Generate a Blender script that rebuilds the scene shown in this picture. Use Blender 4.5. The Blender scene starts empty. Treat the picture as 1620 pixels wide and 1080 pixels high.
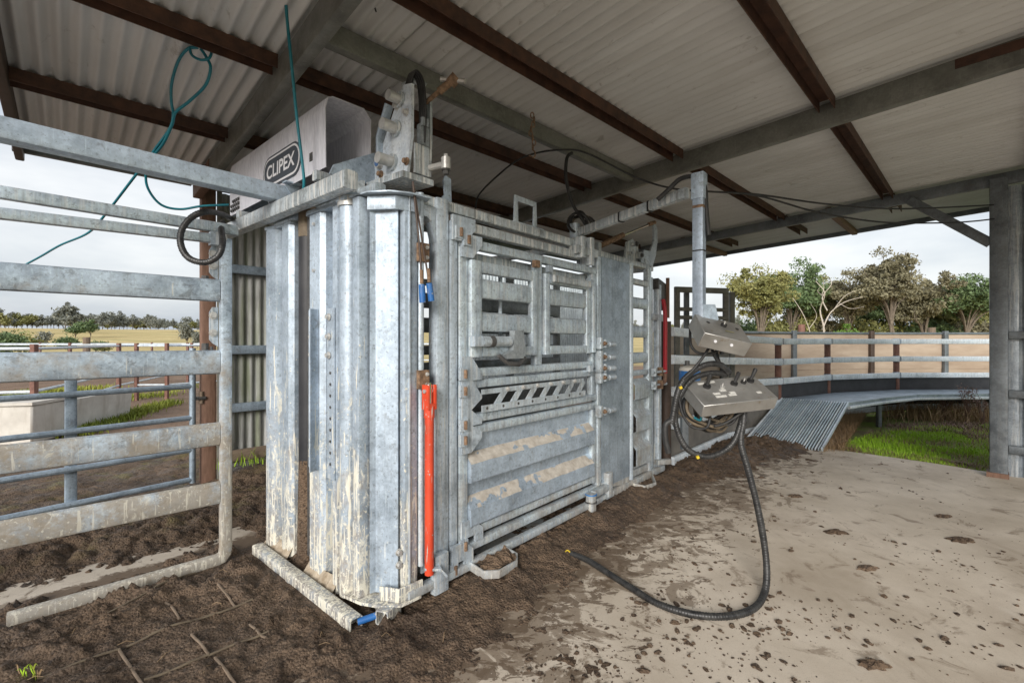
import bpy, math, random
import numpy as np
from mathutils import Vector, Matrix
R = math.radians
# ------------------------------------------------------------------ camera, sky, sun, exposure
sc = bpy.context.scene
C = sc.collection
EYE = 1.3
cam = bpy.data.cameras.new('camera'); camo = bpy.data.objects.new('camera', cam); C.objects.link(camo)
camo.location = (0, 0, EYE); camo.rotation_euler = (R(90), 0, 0)
cam.sensor_width = 36.0; cam.lens = 725.0 / 1620 * 36; cam.clip_start = 0.05; cam.clip_end = 3000
sc.camera = camo
SUN_EL, SUN_AZ = 22.0, 195.0            # azimuth clockwise from +Y
w = bpy.data.worlds.new('World'); sc.world = w; w.use_nodes = True
nt = w.node_tree; nt.nodes.clear()
def wn(t): return nt.nodes.new(t)
sky = wn('ShaderNodeTexSky'); sky.sky_type = 'NISHITA'; sky.sun_disc = False
sky.sun_elevation = R(SUN_EL); sky.sun_rotation = R(SUN_AZ); sky.air_density = 1.2; sky.dust_density = 2.5
tc = wn('ShaderNodeTexCoord')
mp = wn('ShaderNodeMapping'); mp.inputs['Scale'].default_value = (1.0, 1.0, 3.2); nt.links.new(tc.outputs['Generated'], mp.inputs[0])
nz = wn('ShaderNodeTexNoise'); nz.inputs['Scale'].default_value = 1.7; nz.inputs['Detail'].default_value = 6; nz.inputs['Roughness'].default_value = 0.52
nt.links.new(mp.outputs[0], nz.inputs['Vector'])
rp = wn('ShaderNodeValToRGB'); e = rp.color_ramp.elements
e[0].position = 0.40; e[0].color = (0.50, 0.555, 0.635, 1); e[1].position = 0.62; e[1].color = (0.89, 0.90, 0.91, 1)
nt.links.new(nz.outputs['Fac'], rp.inputs[0])
skb = wn('ShaderNodeBackground'); skb.inputs[1].default_value = 0.08; nt.links.new(sky.outputs[0], skb.inputs[0])
clb = wn('ShaderNodeBackground'); clb.inputs[1].default_value = 0.435; nt.links.new(rp.outputs[0], clb.inputs[0])
mx = wn('ShaderNodeMixShader'); mx.inputs[0].default_value = 0.88
nt.links.new(skb.outputs[0], mx.inputs[1]); nt.links.new(clb.outputs[0], mx.inputs[2])
wo = wn('ShaderNodeOutputWorld'); nt.links.new(mx.outputs[0], wo.inputs[0])
sl = bpy.data.lights.new('sun', 'SUN'); sl.energy = 1.5; sl.angle = R(26); sl.color = (1.0, 0.965, 0.92)
so = bpy.data.objects.new('sun', sl); C.objects.link(so)
sd = Vector((math.sin(R(SUN_AZ)) * math.cos(R(SUN_EL)), math.cos(R(SUN_AZ)) * math.cos(R(SUN_EL)), math.sin(R(SUN_EL))))
so.rotation_euler = (-sd).to_track_quat('-Z', 'Y').to_euler()
vs = sc.view_settings; vs.view_transform = 'Standard'; vs.look = 'None'; vs.exposure = 1.4; vs.gamma = 1.0; vs.use_curve_mapping = False

# ------------------------------------------------------------------ helpers
F = 725.0
def at(px, py, Y): return Vector(((px - 810) / F * Y, Y, EYE - (py - 540) / F * Y))
def gr(px, py, z=0.0):
    Y = F * (EYE - z) / (py - 540); return Vector(((px - 810) / F * Y, Y, z))
rnd = random.Random(7)

def rrect(w, h, r=None, n=2):
    r = min(w, h) * 0.18 if r is None else min(r, w / 2 - 1e-4, h / 2 - 1e-4); o = []
    for cx, cy, a0 in ((w/2-r, h/2-r, 0), (-w/2+r, h/2-r, 90), (-w/2+r, -h/2+r, 180), (w/2-r, -h/2+r, 270)):
        for k in range(n + 1):
            a = R(a0 + 90 * k / n); o.append((cx + r * math.cos(a), cy + r * math.sin(a)))
    return o
def circ(r, n=10): return [(r * math.cos(2*math.pi*k/n), r * math.sin(2*math.pi*k/n)) for k in range(n)]

class MB:
    def __init__(s): s.v = []; s.f = []
    def add(s, vs, fs):
        b = len(s.v); s.v += [tuple(x) for x in vs]; s.f += [tuple(i + b for i in f) for f in fs]; return s
    def box(s, x0, x1, y0, y1, z0, z1):
        return s.add([(x0,y0,z0),(x1,y0,z0),(x1,y1,z0),(x0,y1,z0),(x0,y0,z1),(x1,y0,z1),(x1,y1,z1),(x0,y1,z1)],
              [(0,3,2,1),(4,5,6,7),(0,1,5,4),(1,2,6,5),(2,3,7,6),(3,0,4,7)])
    def sweep(s, pts, prof, up=(0,0,1), scales=None, cap=True, loop=False, hollow=False):
        P = [Vector(p) for p in pts]; n = len(P); m = len(prof); up = Vector(up); rings = []
        pu = None
        for i in range(n):
            if loop: t = (P[(i+1) % n] - P[i-1])
            else: t = P[min(i+1, n-1)] - P[max(i-1, 0)]
            t.normalize()
            ref = up if pu is None else pu
            sd_ = t.cross(ref)
            if sd_.length < 1e-5: sd_ = t.cross(Vector((1, 0, 0.01)))
            sd_.normalize(); u2 = sd_.cross(t).normalized(); pu = u2
            k = 1 if scales is None else scales[i]
            rings.append([P[i] + sd_ * (a * k) + u2 * (b * k) for a, b in prof])
        vs = [v for r in rings for v in r]; fs = []
        for i in range(n if loop else n - 1):
            j = (i + 1) % n
            for k in range(m):
                l = (k + 1) % m; fs.append((i*m+k, i*m+l, j*m+l, j*m+k))
        if cap and not loop:
            if hollow:
                for i, sg in ((0, 1), (n-1, -1)):
                    c = P[i]; q = len(vs); d = (P[1] - P[0] if i == 0 else P[n-2] - P[n-1]).normalized()
                    vs += [c + (v - c) * 0.82 for v in rings[i]]; vs += [c + (v - c) * 0.82 + d * 0.05 for v in rings[i]]
                    for k in range(m):
                        l = (k + 1) % m
                        a = [(i*m+k, q+k, q+l, i*m+l), (q+k, q+m+k, q+m+l, q+l)]
                        fs += a if i == 0 else [x[::-1] for x in a]
                    fs.append(tuple(range(q+m, q+2*m))[::(-1 if i == 0 else 1)])
            else:
                fs.append(tuple(range(m))[::-1]); fs.append(tuple(range((n-1)*m, n*m)))
        return s.add(vs, fs)
    def rhs(s, p, q, w, h, up=(0,0,1), r=None, hollow=False): return s.sweep([p, q], rrect(w, h, r), up, hollow=hollow)
    def cyl(s, p, q, r, n=12, r2=None): return s.sweep([p, q], circ(1, n), (0,0,1) if abs((Vector(q)-Vector(p)).normalized().z) < .9 else (1,0,0), scales=[r, r if r2 is None else r2])
    def tube(s, pts, r, n=8, loop=False): return s.sweep(pts, circ(r, n), (0.13,0.21,0.97), loop=loop)
    def prism(s, poly, d0, d1, f):          # poly of (a,b); f(a,b,d) -> xyz
        n = len(poly); vs = [f(a, b, d0) for a, b in poly] + [f(a, b, d1) for a, b in poly]
        fs = [tuple(range(n))[::-1], tuple(range(n, 2*n))] + [(k, (k+1) % n, n + (k+1) % n, n + k) for k in range(n)]
        return s.add(vs, fs)
    def fold(s, line, d0, d1, f, t=0.004):  # open folded sheet with thickness t
        L = [Vector(p) for p in line]; off = []
        for i in range(len(L)):
            a = (L[min(i+1, len(L)-1)] - L[max(i-1, 0)]).normalized(); off.append(L[i] + Vector((-a.y, a.x)) * t)
        return s.prism([tuple(p) for p in L] + [tuple(p) for p in off[::-1]], d0, d1, f)
    def hexbolt(s, p, n, r=0.012, h=0.012):
        p = Vector(p); n = Vector(n).normalized(); up = (0,0,1) if abs(n.z) < .9 else (1,0,0)
        s.sweep([p, p + n * h * .3], circ(r * 1.5, 12), up); return s.sweep([p + n * h * .3, p + n * h * 1.3], circ(r, 6), up)
    def build(s, name, mat, parent=None, ang=35, recalc=False):
        me = bpy.data.meshes.new(name); me.from_pydata(s.v, [], s.f); me.update()
        return link(name, me, mat, parent, ang, recalc)
def link(name, me, mat, parent=None, ang=35, recalc=True):
    if recalc:
        import bmesh
        b = bmesh.new(); b.from_mesh(me); bmesh.ops.recalc_face_normals(b, faces=b.faces); b.to_mesh(me); b.free()
    if ang:
        me.polygons.foreach_set('use_smooth', [True] * len(me.polygons)); me.set_sharp_from_angle(angle=R(ang))
    o = bpy.data.objects.new(name, me); C.objects.link(o)
    if mat: me.materials.append(mat)
    if parent: o.parent = parent
    return o
def tag(o, label=None, cat=None, group=None, kind=None):
    for k, v in (('label', label), ('category', cat), ('group', group), ('kind', kind)):
        if v: o[k] = v
    return o
def thing(name, label, cat, loc=(0,0,0), rotz=0, group=None):
    o = bpy.data.objects.new(name, None); C.objects.link(o); o.empty_display_size = 0.1
    o.location = loc; o.rotation_euler = (0, 0, rotz); return tag(o, label, cat, group)
def smooth_path(ctrl, n=8, loop=False):     # Catmull-Rom
    P = [Vector(p) for p in ctrl]; o = []; N = len(P)
    for i in range(N if loop else N - 1):
        if loop: a, b, c, d = P[i-1], P[i], P[(i+1) % N], P[(i+2) % N]
        else: a, b, c, d = P[max(i-1, 0)], P[i], P[i+1], P[min(i+2, N-1)]
        for k in range(n):
            t = k / n
            o.append(0.5 * ((2*b) + (c-a)*t + (2*a-5*b+4*c-d)*t*t + (3*b-a-3*c+d)*t**3))
    if not loop: o.append(P[-1])
    return o
def resample(pts, step):
    o = [pts[0]]; acc = 0
    for a, b in zip(pts, pts[1:]):
        L = (b - a).length; d = step - acc
        while d <= L:
            o.append(a + (b - a) * (d / L)); d += step
        acc = L - (d - step)
    return o
def spiral_hose(mb, ctrl, r, pitch=0.013, loop=False):   # hose in spiral wrap: ringed surface
    p = resample(smooth_path(ctrl, 14, loop), pitch / 4)
    sc_ = [(0.91, 0.985, 1.0, 0.985)[i % 4] * (1 + 0.035 * math.sin(i * 0.071) + 0.02 * math.sin(i * 0.71)) for i in range(len(p))]
    return mb.sweep(p, circ(r, 9), (0.1, 0.2, 0.97), scales=sc_)

# ---- numpy noise for relief
_tab = {}
def tab(seed, shape):
    if (seed, shape) not in _tab: _tab[(seed, shape)] = np.random.RandomState(seed).rand(*shape).astype(np.float32)
    return _tab[(seed, shape)]
def vnoise(x, y, seed):
    g = tab(seed, (256, 256))
    xi = np.floor(x).astype(int); yi = np.floor(y).astype(int); fx = x - xi; fy = y - yi
    fx = fx*fx*(3-2*fx); fy = fy*fy*(3-2*fy); a = xi % 256; b = yi % 256; a1 = (a+1) % 256; b1 = (b+1) % 256
    return (g[a,b]*(1-fx)+g[a1,b]*fx)*(1-fy) + (g[a,b1]*(1-fx)+g[a1,b1]*fx)*fy
def fbm(x, y, sc_, oct_=4, seed=1, gain=.5):
    o = 0; am = 1; tot = 0
    for k in range(oct_):
        o = o + am * vnoise(x*sc_*2**k + 17.3*k, y*sc_*2**k - 9.1*k, seed+k); tot += am; am *= gain
    return o / tot - 0.5
def clods(x, y, sc_, seed):                 # rounded lumps
    g = tab(seed, (3, 128, 128))
    X = x*sc_; Y = y*sc_; xi = np.floor(X).astype(int); yi = np.floor(Y).astype(int); best = np.zeros_like(X)
    for dx in (-1,0,1):
        for dy in (-1,0,1):
            a = (xi+dx) % 128; b = (yi+dy) % 128
            d = np.hypot(X - (xi+dx+g[0][a,b]), Y - (yi+dy+g[1][a,b])); r = 0.35 + 0.55*g[2][a,b]
            best = np.maximum(best, np.sqrt(np.clip(1 - (d/r)**2, 0, 1)) * r)
    return best
def sstep(a, b, x): t = np.clip((x-a)/(b-a), 0, 1); return t*t*(3-2*t)

# ------------------------------------------------------------------ materials
class NT:
    def __init__(s, name):
        s.m = bpy.data.materials.new(name); s.m.use_nodes = True; s.t = s.m.node_tree; s.t.nodes.clear()
        s.out = s.t.nodes.new('ShaderNodeOutputMaterial'); s.b = s.t.nodes.new('ShaderNodeBsdfPrincipled'); s.t.links.new(s.b.outputs[0], s.out.inputs[0])
        s.co = s.t.nodes.new('ShaderNodeTexCoord').outputs['Object']
    def pt(s, inp, v):
        if hasattr(v, 'is_output'): s.t.links.new(v, inp)
        else:
            if isinstance(v, (tuple, list)) and len(v) == 3 and inp.type == 'RGBA': v = (*v, 1)
            inp.default_value = v
    def set(s, **k):
        for a, v in k.items(): s.pt(s.b.inputs[{'base':'Base Color','rough':'Roughness','metal':'Metallic','spec':'Specular IOR Level','normal':'Normal','alpha':'Alpha','trans':'Transmission Weight'}[a]], v)
        return s
    def geo(s): return s.t.nodes.new('ShaderNodeNewGeometry').outputs['Position']
    def mapp(s, scale=(1,1,1), vec=None, rot=(0,0,0)):
        n = s.t.nodes.new('ShaderNodeMapping'); s.pt(n.inputs[0], vec if vec is not None else s.co); n.inputs['Scale'].default_value = scale; n.inputs['Rotation'].default_value = rot; return n.outputs[0]
    def noise(s, sc_, det=4, rough=.55, vec=None, dist=0):
        n = s.t.nodes.new('ShaderNodeTexNoise'); s.pt(n.inputs['Vector'], vec if vec is not None else s.co)
        n.inputs['Scale'].default_value = sc_; n.inputs['Detail'].default_value = det; n.inputs['Roughness'].default_value = rough; n.inputs['Distortion'].default_value = dist
        return n.outputs['Fac']
    def voro(s, sc_, vec=None, out='Color'):
        n = s.t.nodes.new('ShaderNodeTexVoronoi'); s.pt(n.inputs['Vector'], vec if vec is not None else s.co); n.inputs['Scale'].default_value = sc_; return n.outputs[out]
    def math(s, op, a, b=0.0, clamp=False):
        n = s.t.nodes.new('ShaderNodeMath'); n.operation = op; n.use_clamp = clamp; s.pt(n.inputs[0], a); s.pt(n.inputs[1], b); return n.outputs[0]
    def ramp(s, v, a, b, ca=(0,0,0), cb=(1,1,1)):
        n = s.t.nodes.new('ShaderNodeValToRGB'); e = n.color_ramp.elements; e[0].position = a; e[1].position = b; e[0].color = (*ca, 1); e[1].color = (*cb, 1); s.pt(n.inputs[0], v); return n.outputs[0]
    def mix(s, f, a, b, mode='MIX'):
        n = s.t.nodes.new('ShaderNodeMix'); n.data_type = 'RGBA'; n.blend_type = mode; s.pt(n.inputs[0], f); s.pt(n.inputs[6], a); s.pt(n.inputs[7], b); return n.outputs[2]
    def sep(s, v, ax):
        n = s.t.nodes.new('ShaderNodeSeparateXYZ'); s.pt(n.inputs[0], v); return n.outputs[ax]
    def bump(s, h, st=.3, d=.01):
        n = s.t.nodes.new('ShaderNodeBump'); n.inputs['Strength'].default_value = st; n.inputs['Distance'].default_value = d; s.pt(n.inputs['Height'], h); s.set(normal=n.outputs[0]); return s
    def rnd(s): return s.t.nodes.new('ShaderNodeObjectInfo').outputs['Random']

def galv(name, c0=(.40,.43,.46), c1=(.60,.63,.66), metal=.45, dirt=.0, dirt_top=1.0, dcol=(.17,.125,.085), splat=.0, splat_top=1.2, streak=.0, wear=.0, sk=.085):
    """zinc coating with spangle, run marks, brown soil low down and pale splashes"""
    c0 = (c0[0]*.90, c0[1]*.985, c0[2]*1.05); c1 = (c1[0]*.90, c1[1]*.985, c1[2]*1.05)
    t = NT(name); co = t.co; z = t.sep(co, 2); rd_ = t.rnd()
    c = t.mix(t.ramp(t.noise(3.0, 6, .6), .36, .64), tuple(x*.72 for x in c0), c1)
    c = t.mix(t.math('MULTIPLY', t.ramp(t.noise(13, 11, .74), .44, .58), .55), c, tuple(min(.92, x*1.12) for x in c1))
    scr = t.ramp(t.noise(1, 3, .5, t.mapp((150,150,7), rot=(.35,.3,.2))), .655, .675); c = t.mix(t.math('MULTIPLY', scr, .5), c, tuple(min(.95, x*1.25) for x in c1))
    c = t.mix(t.math('MULTIPLY', rd_, .24), c, tuple(x*.55 for x in c0))
    c = t.mix(t.math('MULTIPLY', t.sep(t.voro(80), 0), .26), c, tuple(x*.5 for x in c0))
    c = t.mix(t.math('MULTIPLY', t.ramp(t.noise(55, 5, .75), .56, .64), .48), c, (.11,.115,.115))
    c = t.mix(t.math('MULTIPLY', t.ramp(t.noise(16, 7, .75, dist=.6), .58, .66), .42), c, (.15,.15,.145))
    run = t.ramp(t.noise(1, 5, .65, t.mapp((38,38,1.6))), .50, .64)
    c = t.mix(t.math('MULTIPLY', run, .16 + streak * .6), c, (.17,.165,.15))
    if streak:
        run2 = t.ramp(t.noise(1, 4, .65, t.mapp((52,52,3.2))), .53, .59)
        c = t.mix(t.math('MULTIPLY', run2, streak), c, (.74,.73,.69))
    if wear:
        f2 = t.ramp(t.noise(9, 9, .75, dist=1.0), .55, .60); c = t.mix(t.math('MULTIPLY', f2, wear), c, (.12,.12,.115))
    rough = t.mix(t.ramp(t.noise(9, 5), .3, .7), (.34,.34,.34), (.56,.56,.56))
    dm = None
    if dirt:
        h = t.math('MULTIPLY', t.math('SUBTRACT', dirt_top, z), .26)
        d = t.ramp(t.math('ADD', t.noise(5.5, 10, .74), h), .57, .78)
        d = t.math('MULTIPLY', d, dirt); c = t.mix(d, c, t.mix(t.noise(28, 5, .7), tuple(x*.6 for x in dcol), tuple(x*1.6 for x in dcol)))
        rough = t.mix(d, rough, (.9,.9,.9)); dm = d
    if splat:
        h = t.math('MULTIPLY', t.math('MINIMUM', t.math('SUBTRACT', splat_top, z), 1.2), sk)
        s1 = t.math('MULTIPLY', t.ramp(t.math('ADD', t.noise(13, 10, .74, t.mapp((1,1,.42)), dist=1.6), h), .645, .70), t.ramp(t.noise(34, 5, .7), .36, .52))
        s2 = t.ramp(t.math('ADD', t.noise(60, 2, .5), h), .745, .76)
        s3 = t.ramp(t.math('ADD', t.noise(1, 4, .55, t.mapp((70,70,4.5), rot=(.2,.17,.1))), h), .675, .70)
        sp = t.math('MULTIPLY', t.math('MAXIMUM', t.math('MAXIMUM', s1, s2), s3), splat)
        c = t.mix(sp, c, t.mix(t.noise(20), (.60,.56,.43), (.78,.76,.68))); rough = t.mix(sp, rough, (.85,.85,.85))
        dm = sp if dm is None else t.math('MAXIMUM', dm, sp)
    t.set(metal=t.math('MULTIPLY', t.math('SUBTRACT', 1.0, dm), metal) if dm is not None else metal)
    t.set(base=c, rough=rough); t.bump(t.noise(60, 5, .65), .22, .003); return t.m
def plain(name, c0, c1, sc_=8, rough=.6, metal=0, bump=.15, bs=40, streakv=None):
    t = NT(name); c = t.mix(t.ramp(t.noise(sc_, 6, .62, t.mapp(streakv) if streakv else None), .32, .68), c0, c1)
    t.set(base=c, rough=rough, metal=metal); t.bump(t.noise(bs, 4), bump, .004); return t.m

G_CLEAN = galv('galvanised_clean', (.48,.53,.59), (.66,.71,.77), .40, splat=.35, splat_top=.6)
G_BRIGHT = galv('galvanised_bright_new', (.66,.70,.75), (.82,.85,.88), .40)
G_DOOR = galv('galvanised_head_door', (.43,.48,.53), (.60,.64,.69), .30, dirt=.75, dirt_top=.95, dcol=(.24,.19,.135), splat=.9, splat_top=1.45, sk=.115)
G_STREAK = galv('galvanised_bird_streaked', (.46,.47,.46), (.68,.68,.67), .30, streak=.75)
G_DIRTY = galv('galvanised_dung_stained', (.46,.48,.49), (.68,.70,.71), .35, dirt=.62, dirt_top=1.0, dcol=(.21,.165,.115), splat=.45, splat_top=1.0, streak=.25)
G_GATE = galv('galvanised_gate_bars', (.54,.58,.62), (.78,.82,.85), .42, dirt=.55, dirt_top=.85, dcol=(.21,.165,.12), splat=.35, splat_top=.9, streak=.3, wear=.25)
G_POST = galv('galvanised_scratched_post', (.48,.51,.54), (.70,.73,.76), .35, streak=.40, splat=.4, splat_top=1.1)
G_RAIL = galv('galvanised_cattle_rail', (.48,.53,.58), (.70,.75,.80), .38, dirt=.80, dirt_top=1.55, dcol=(.26,.21,.145), splat=.55, splat_top=1.25, wear=.45)
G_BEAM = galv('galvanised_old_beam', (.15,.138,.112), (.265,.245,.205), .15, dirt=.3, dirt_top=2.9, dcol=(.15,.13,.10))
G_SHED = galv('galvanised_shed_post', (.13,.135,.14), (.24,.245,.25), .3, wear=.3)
G_RACE = galv('galvanised_race_rail', (.80,.81,.82), (.90,.91,.92), .05)
G_PIPE = galv('galvanised_pipe', (.30,.35,.40), (.46,.51,.56), .45)
RUST = plain('rusty_purlin_paint', (.035,.016,.010), (.095,.042,.024), 14, .75, 0, .3)
RUSTY = plain('bright_rust', (.09,.055,.035), (.30,.19,.115), 45, .85, 0, .5)
BROWN = plain('red_oxide_post', (.13,.07,.045), (.22,.125,.085), 9, .7, 0, .2, streakv=(6,6,1))
BROWN_D = plain('dark_brown_post', (.045,.028,.020), (.075,.048,.035), 9, .6, 0, .2)
REDOX = plain('yard_post_red_oxide', (.13,.06,.045), (.25,.125,.09), 12, .75, 0, .2)
def enamel(name, c0, c1, chip, dust):
    t = NT(name); c = t.mix(t.ramp(t.noise(5, 6), .3, .7), c0, c1); c = t.mix(t.math('MULTIPLY', t.ramp(t.noise(7, 9, .72), .52, .70), .45), c, dust)
    c = t.mix(t.ramp(t.noise(42, 4, .65), .64, .67), c, chip); c = t.mix(t.ramp(t.noise(1, 4, .6, t.mapp((60,60,5))), .62, .66), c, chip); t.set(base=c, rough=t.mix(t.noise(12, 5), (.28,.28,.28), (.65,.65,.65))); t.bump(t.noise(60, 4), .1, .002); return t.m
RED = enamel('red_orange_enamel', (.50,.045,.016), (.68,.075,.028), (.42,.38,.34), (.30,.10,.05))
DKRED = plain('dark_red_enamel', (.28,.012,.018), (.40,.02,.03), 6, .3, 0, .05)
WHITEP = galv('white_pipe', (.62,.62,.62), (.80,.80,.80), .1)
BLACK = plain('black_rubber', (.012,.012,.013), (.035,.034,.033), 25, .55, 0, .2)
HOSEBLK = plain('black_spiral_wrap', (.010,.010,.011), (.045,.044,.042), 30, .42, 0, .2)
BELT = plain('black_rubber_belting', (.020,.021,.024), (.045,.046,.05), 5, .7, 0, .2)
TEAL = plain('teal_air_hose', (.0,.12,.16), (.01,.19,.24), 6, .4, 0, .02)
TAN = plain('muddy_hose', (.10,.075,.05), (.19,.15,.10), 20, .7, 0, .1)
BLUE = enamel('blue_sleeve', (.015,.10,.32), (.04,.18,.45), (.34,.33,.31), (.14,.16,.18))
YEL = plain('yellow_tape', (.65,.45,.02), (.75,.55,.05), 20, .5, 0, .05)
STEEL = plain('zinc_bolt', (.45,.44,.42), (.62,.61,.58), 30, .4, .5, .2)
DARKST = plain('dark_hardware', (.05,.05,.05), (.12,.115,.11), 30, .5, .3, .2)
SIGN_D = plain('sign_charcoal', (.045,.055,.07), (.06,.07,.085), 10, .5, 0, .02)
SIGN_W = plain('sign_white', (.70,.70,.72), (.78,.78,.8), 10, .5, 0, .02)
LABELW = plain('switch_label', (.50,.49,.46), (.66,.65,.6), 60, .6, 0, .02)
TIMBER = plain('weathered_timber', (.13,.095,.065), (.24,.18,.13), 6, .85, 0, .4, streakv=(2,2,30))
CHROME = plain('polished_rod', (.6,.6,.6), (.7,.7,.7), 5, .12, 1, .0)
def mk_boxmat():
    t = NT('brushed_stainless_box'); c = t.mix(t.ramp(t.noise(5, 6, .6), .3, .7), (.24,.235,.22), (.44,.43,.41))
    c = t.mix(t.ramp(t.noise(24, 5, .7), .60, .72), c, (.26,.21,.15)); t.set(base=c, rough=t.mix(t.noise(9, 4), (.28,.28,.28), (.5,.5,.5)), metal=.55); t.bump(t.noise(1, 3, .5, t.mapp((8,90,90))), .06, .002); return t.m
BOXM = mk_boxmat()
def mk_roof():
    t = NT('aged_zinc_roof_sheet'); c = t.mix(t.ramp(t.noise(1.1, 6, .6), .3, .7), (.58,.58,.57), (.72,.72,.71))
    c = t.mix(t.ramp(t.noise(1, 5, .62, t.mapp((5,.5,1))), .42, .72), c, (.52,.51,.49))
    c = t.mix(t.math('MULTIPLY', t.ramp(t.noise(7, 9, .75, t.mapp((1.6,.7,1)), dist=.8), .60, .68), .5), c, (.20,.17,.135))
    c = t.mix(t.math('MULTIPLY', t.ramp(t.rnd(), 0, 1), .25), c, (.46,.45,.43))
    t.set(base=c, rough=.55, metal=.08); t.bump(t.noise(24, 4), .1, .003); return t.m
ROOF = mk_roof()
def mk_wall():
    t = NT('algae_stained_wall_sheet'); c = t.mix(t.ramp(t.noise(3, 6), .3, .7), (.30,.305,.29), (.46,.465,.45))
    c = t.mix(t.math('MULTIPLY', t.ramp(t.noise(1, 5, .65, t.mapp((14,14,.9))), .45, .64), .8), c, (.17,.19,.11))
    c = t.mix(t.math('MULTIPLY', t.ramp(t.noise(1, 4, .65, t.mapp((20,20,1.6))), .52, .66), .6), c, (.12,.115,.10))
    t.set(base=c, rough=.65, metal=.2); t.bump(t.noise(30, 4), .15, .004); return t.m
WALLS = mk_wall()
WALLR = galv('end_wall_sheet', (.26,.27,.285), (.42,.43,.445), .4, streak=.25)
WALLW = galv('bright_wall_sheet', (.72,.73,.73), (.85,.86,.86), .1)
G_DARK = galv('galvanised_dark_shaded', (.22,.225,.22), (.40,.40,.39), .25, dirt=.5, dirt_top=1.6)  # darkened zinc; on the far side the interior shade is put into the colour
def mk_conc():
    t = NT('stained_concrete'); p = t.co
    c = t.mix(t.ramp(t.noise(1.4, 8, .62), .32, .68), (.46,.39,.305), (.69,.61,.51))
    c = t.mix(t.math('MULTIPLY', t.ramp(t.noise(.9, 5, .6, dist=.5), .50, .70), .55), c, (.29,.225,.165))
    c = t.mix(t.ramp(t.noise(260, 2, .5), .60, .80), c, (.24,.20,.16))
    c = t.mix(t.math('MULTIPLY', t.ramp(t.noise(5, 9, .72, dist=.7), .565, .635), .62), c, (.19,.135,.09))
    c = t.mix(t.math('MULTIPLY', t.ramp(t.noise(11, 8, .7), .64, .72), .6), c, (.17,.125,.085))
    c = t.mix(t.math('MULTIPLY', t.ramp(t.noise(3, 7, .7), .60, .72), .35), c, (.66,.61,.54))
    x = t.sep(p, 0); y = t.sep(p, 1); v = t.math('ADD', t.math('MULTIPLY', t.math('ADD', x, .599), -.7524), t.math('MULTIPLY', t.math('SUBTRACT', y, 2.118), .6587))
    near = t.math('SUBTRACT', t.math('MULTIPLY', t.math('MAXIMUM', t.math('ADD', v, .95), -1.2), .21), t.ramp(t.math('MULTIPLY', v, .25), .34, .39, (0,0,0), (.56,.56,.56)))
    s1 = t.ramp(t.math('ADD', t.noise(3.4, 12, .72, dist=.9), near), .535, .575); s2 = t.ramp(t.math('ADD', t.noise(9, 10, .72, t.mapp((1,1.6,1), rot=(0,0,.8)), dist=.6), near), .575, .61)
    c = t.mix(t.math('MULTIPLY', s1, .72), c, t.mix(t.noise(30, 6, .7), (.085,.056,.034), (.24,.175,.115))); c = t.mix(t.math('MULTIPLY', s2, .85), c, t.mix(t.noise(50, 5, .7), (.07,.045,.028), (.17,.12,.078)))
    drag = t.ramp(t.noise(1, 6, .7, t.mapp((9,1.1,1), rot=(0,0,-.75))), .56, .70); c = t.mix(t.math('MULTIPLY', drag, .30), c, (.27,.205,.145))
    t.set(base=c, rough=t.mix(t.noise(6, 5), (.55,.55,.55), (.88,.88,.88)), spec=.35); t.bump(t.noise(70, 6, .65), .25, .004); return t.m
CONC = mk_conc()
def mk_mud():
    t = NT('trodden_manure_soil'); c = t.mix(t.ramp(t.noise(2.2, 8, .65), .32, .68), (.060,.038,.024), (.185,.124,.079))
    c = t.mix(t.ramp(t.noise(38, 8, .75), .50, .62), c, (.040,.025,.015))
    c = t.mix(t.math('MULTIPLY', t.ramp(t.noise(95, 4, .65), .60, .68), .75), c, (.30,.22,.145))
    y = t.sep(t.co, 1)
    moss = t.math('MULTIPLY', t.ramp(t.noise(3.2, 6, .65), .52, .66), t.ramp(t.math('MULTIPLY', t.math('SUBTRACT', y, t.math('MULTIPLY', t.sep(t.co, 0), 1.03)), .1), .52, .56))
    c = t.mix(t.math('MULTIPLY', moss, .7), c, (.14,.12,.032))
    t.set(base=c, rough=t.mix(t.ramp(t.noise(3, 6), .38, .60), (.42,.42,.42), (.95,.95,.95)), spec=.45); t.bump(t.math('SUBTRACT', t.math('MULTIPLY', t.noise(70, 8, .75), 1.0), t.math('MULTIPLY', t.voro(85, out='Distance'), .8)), 1.0, .012); return t.m
MUD = mk_mud()
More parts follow.
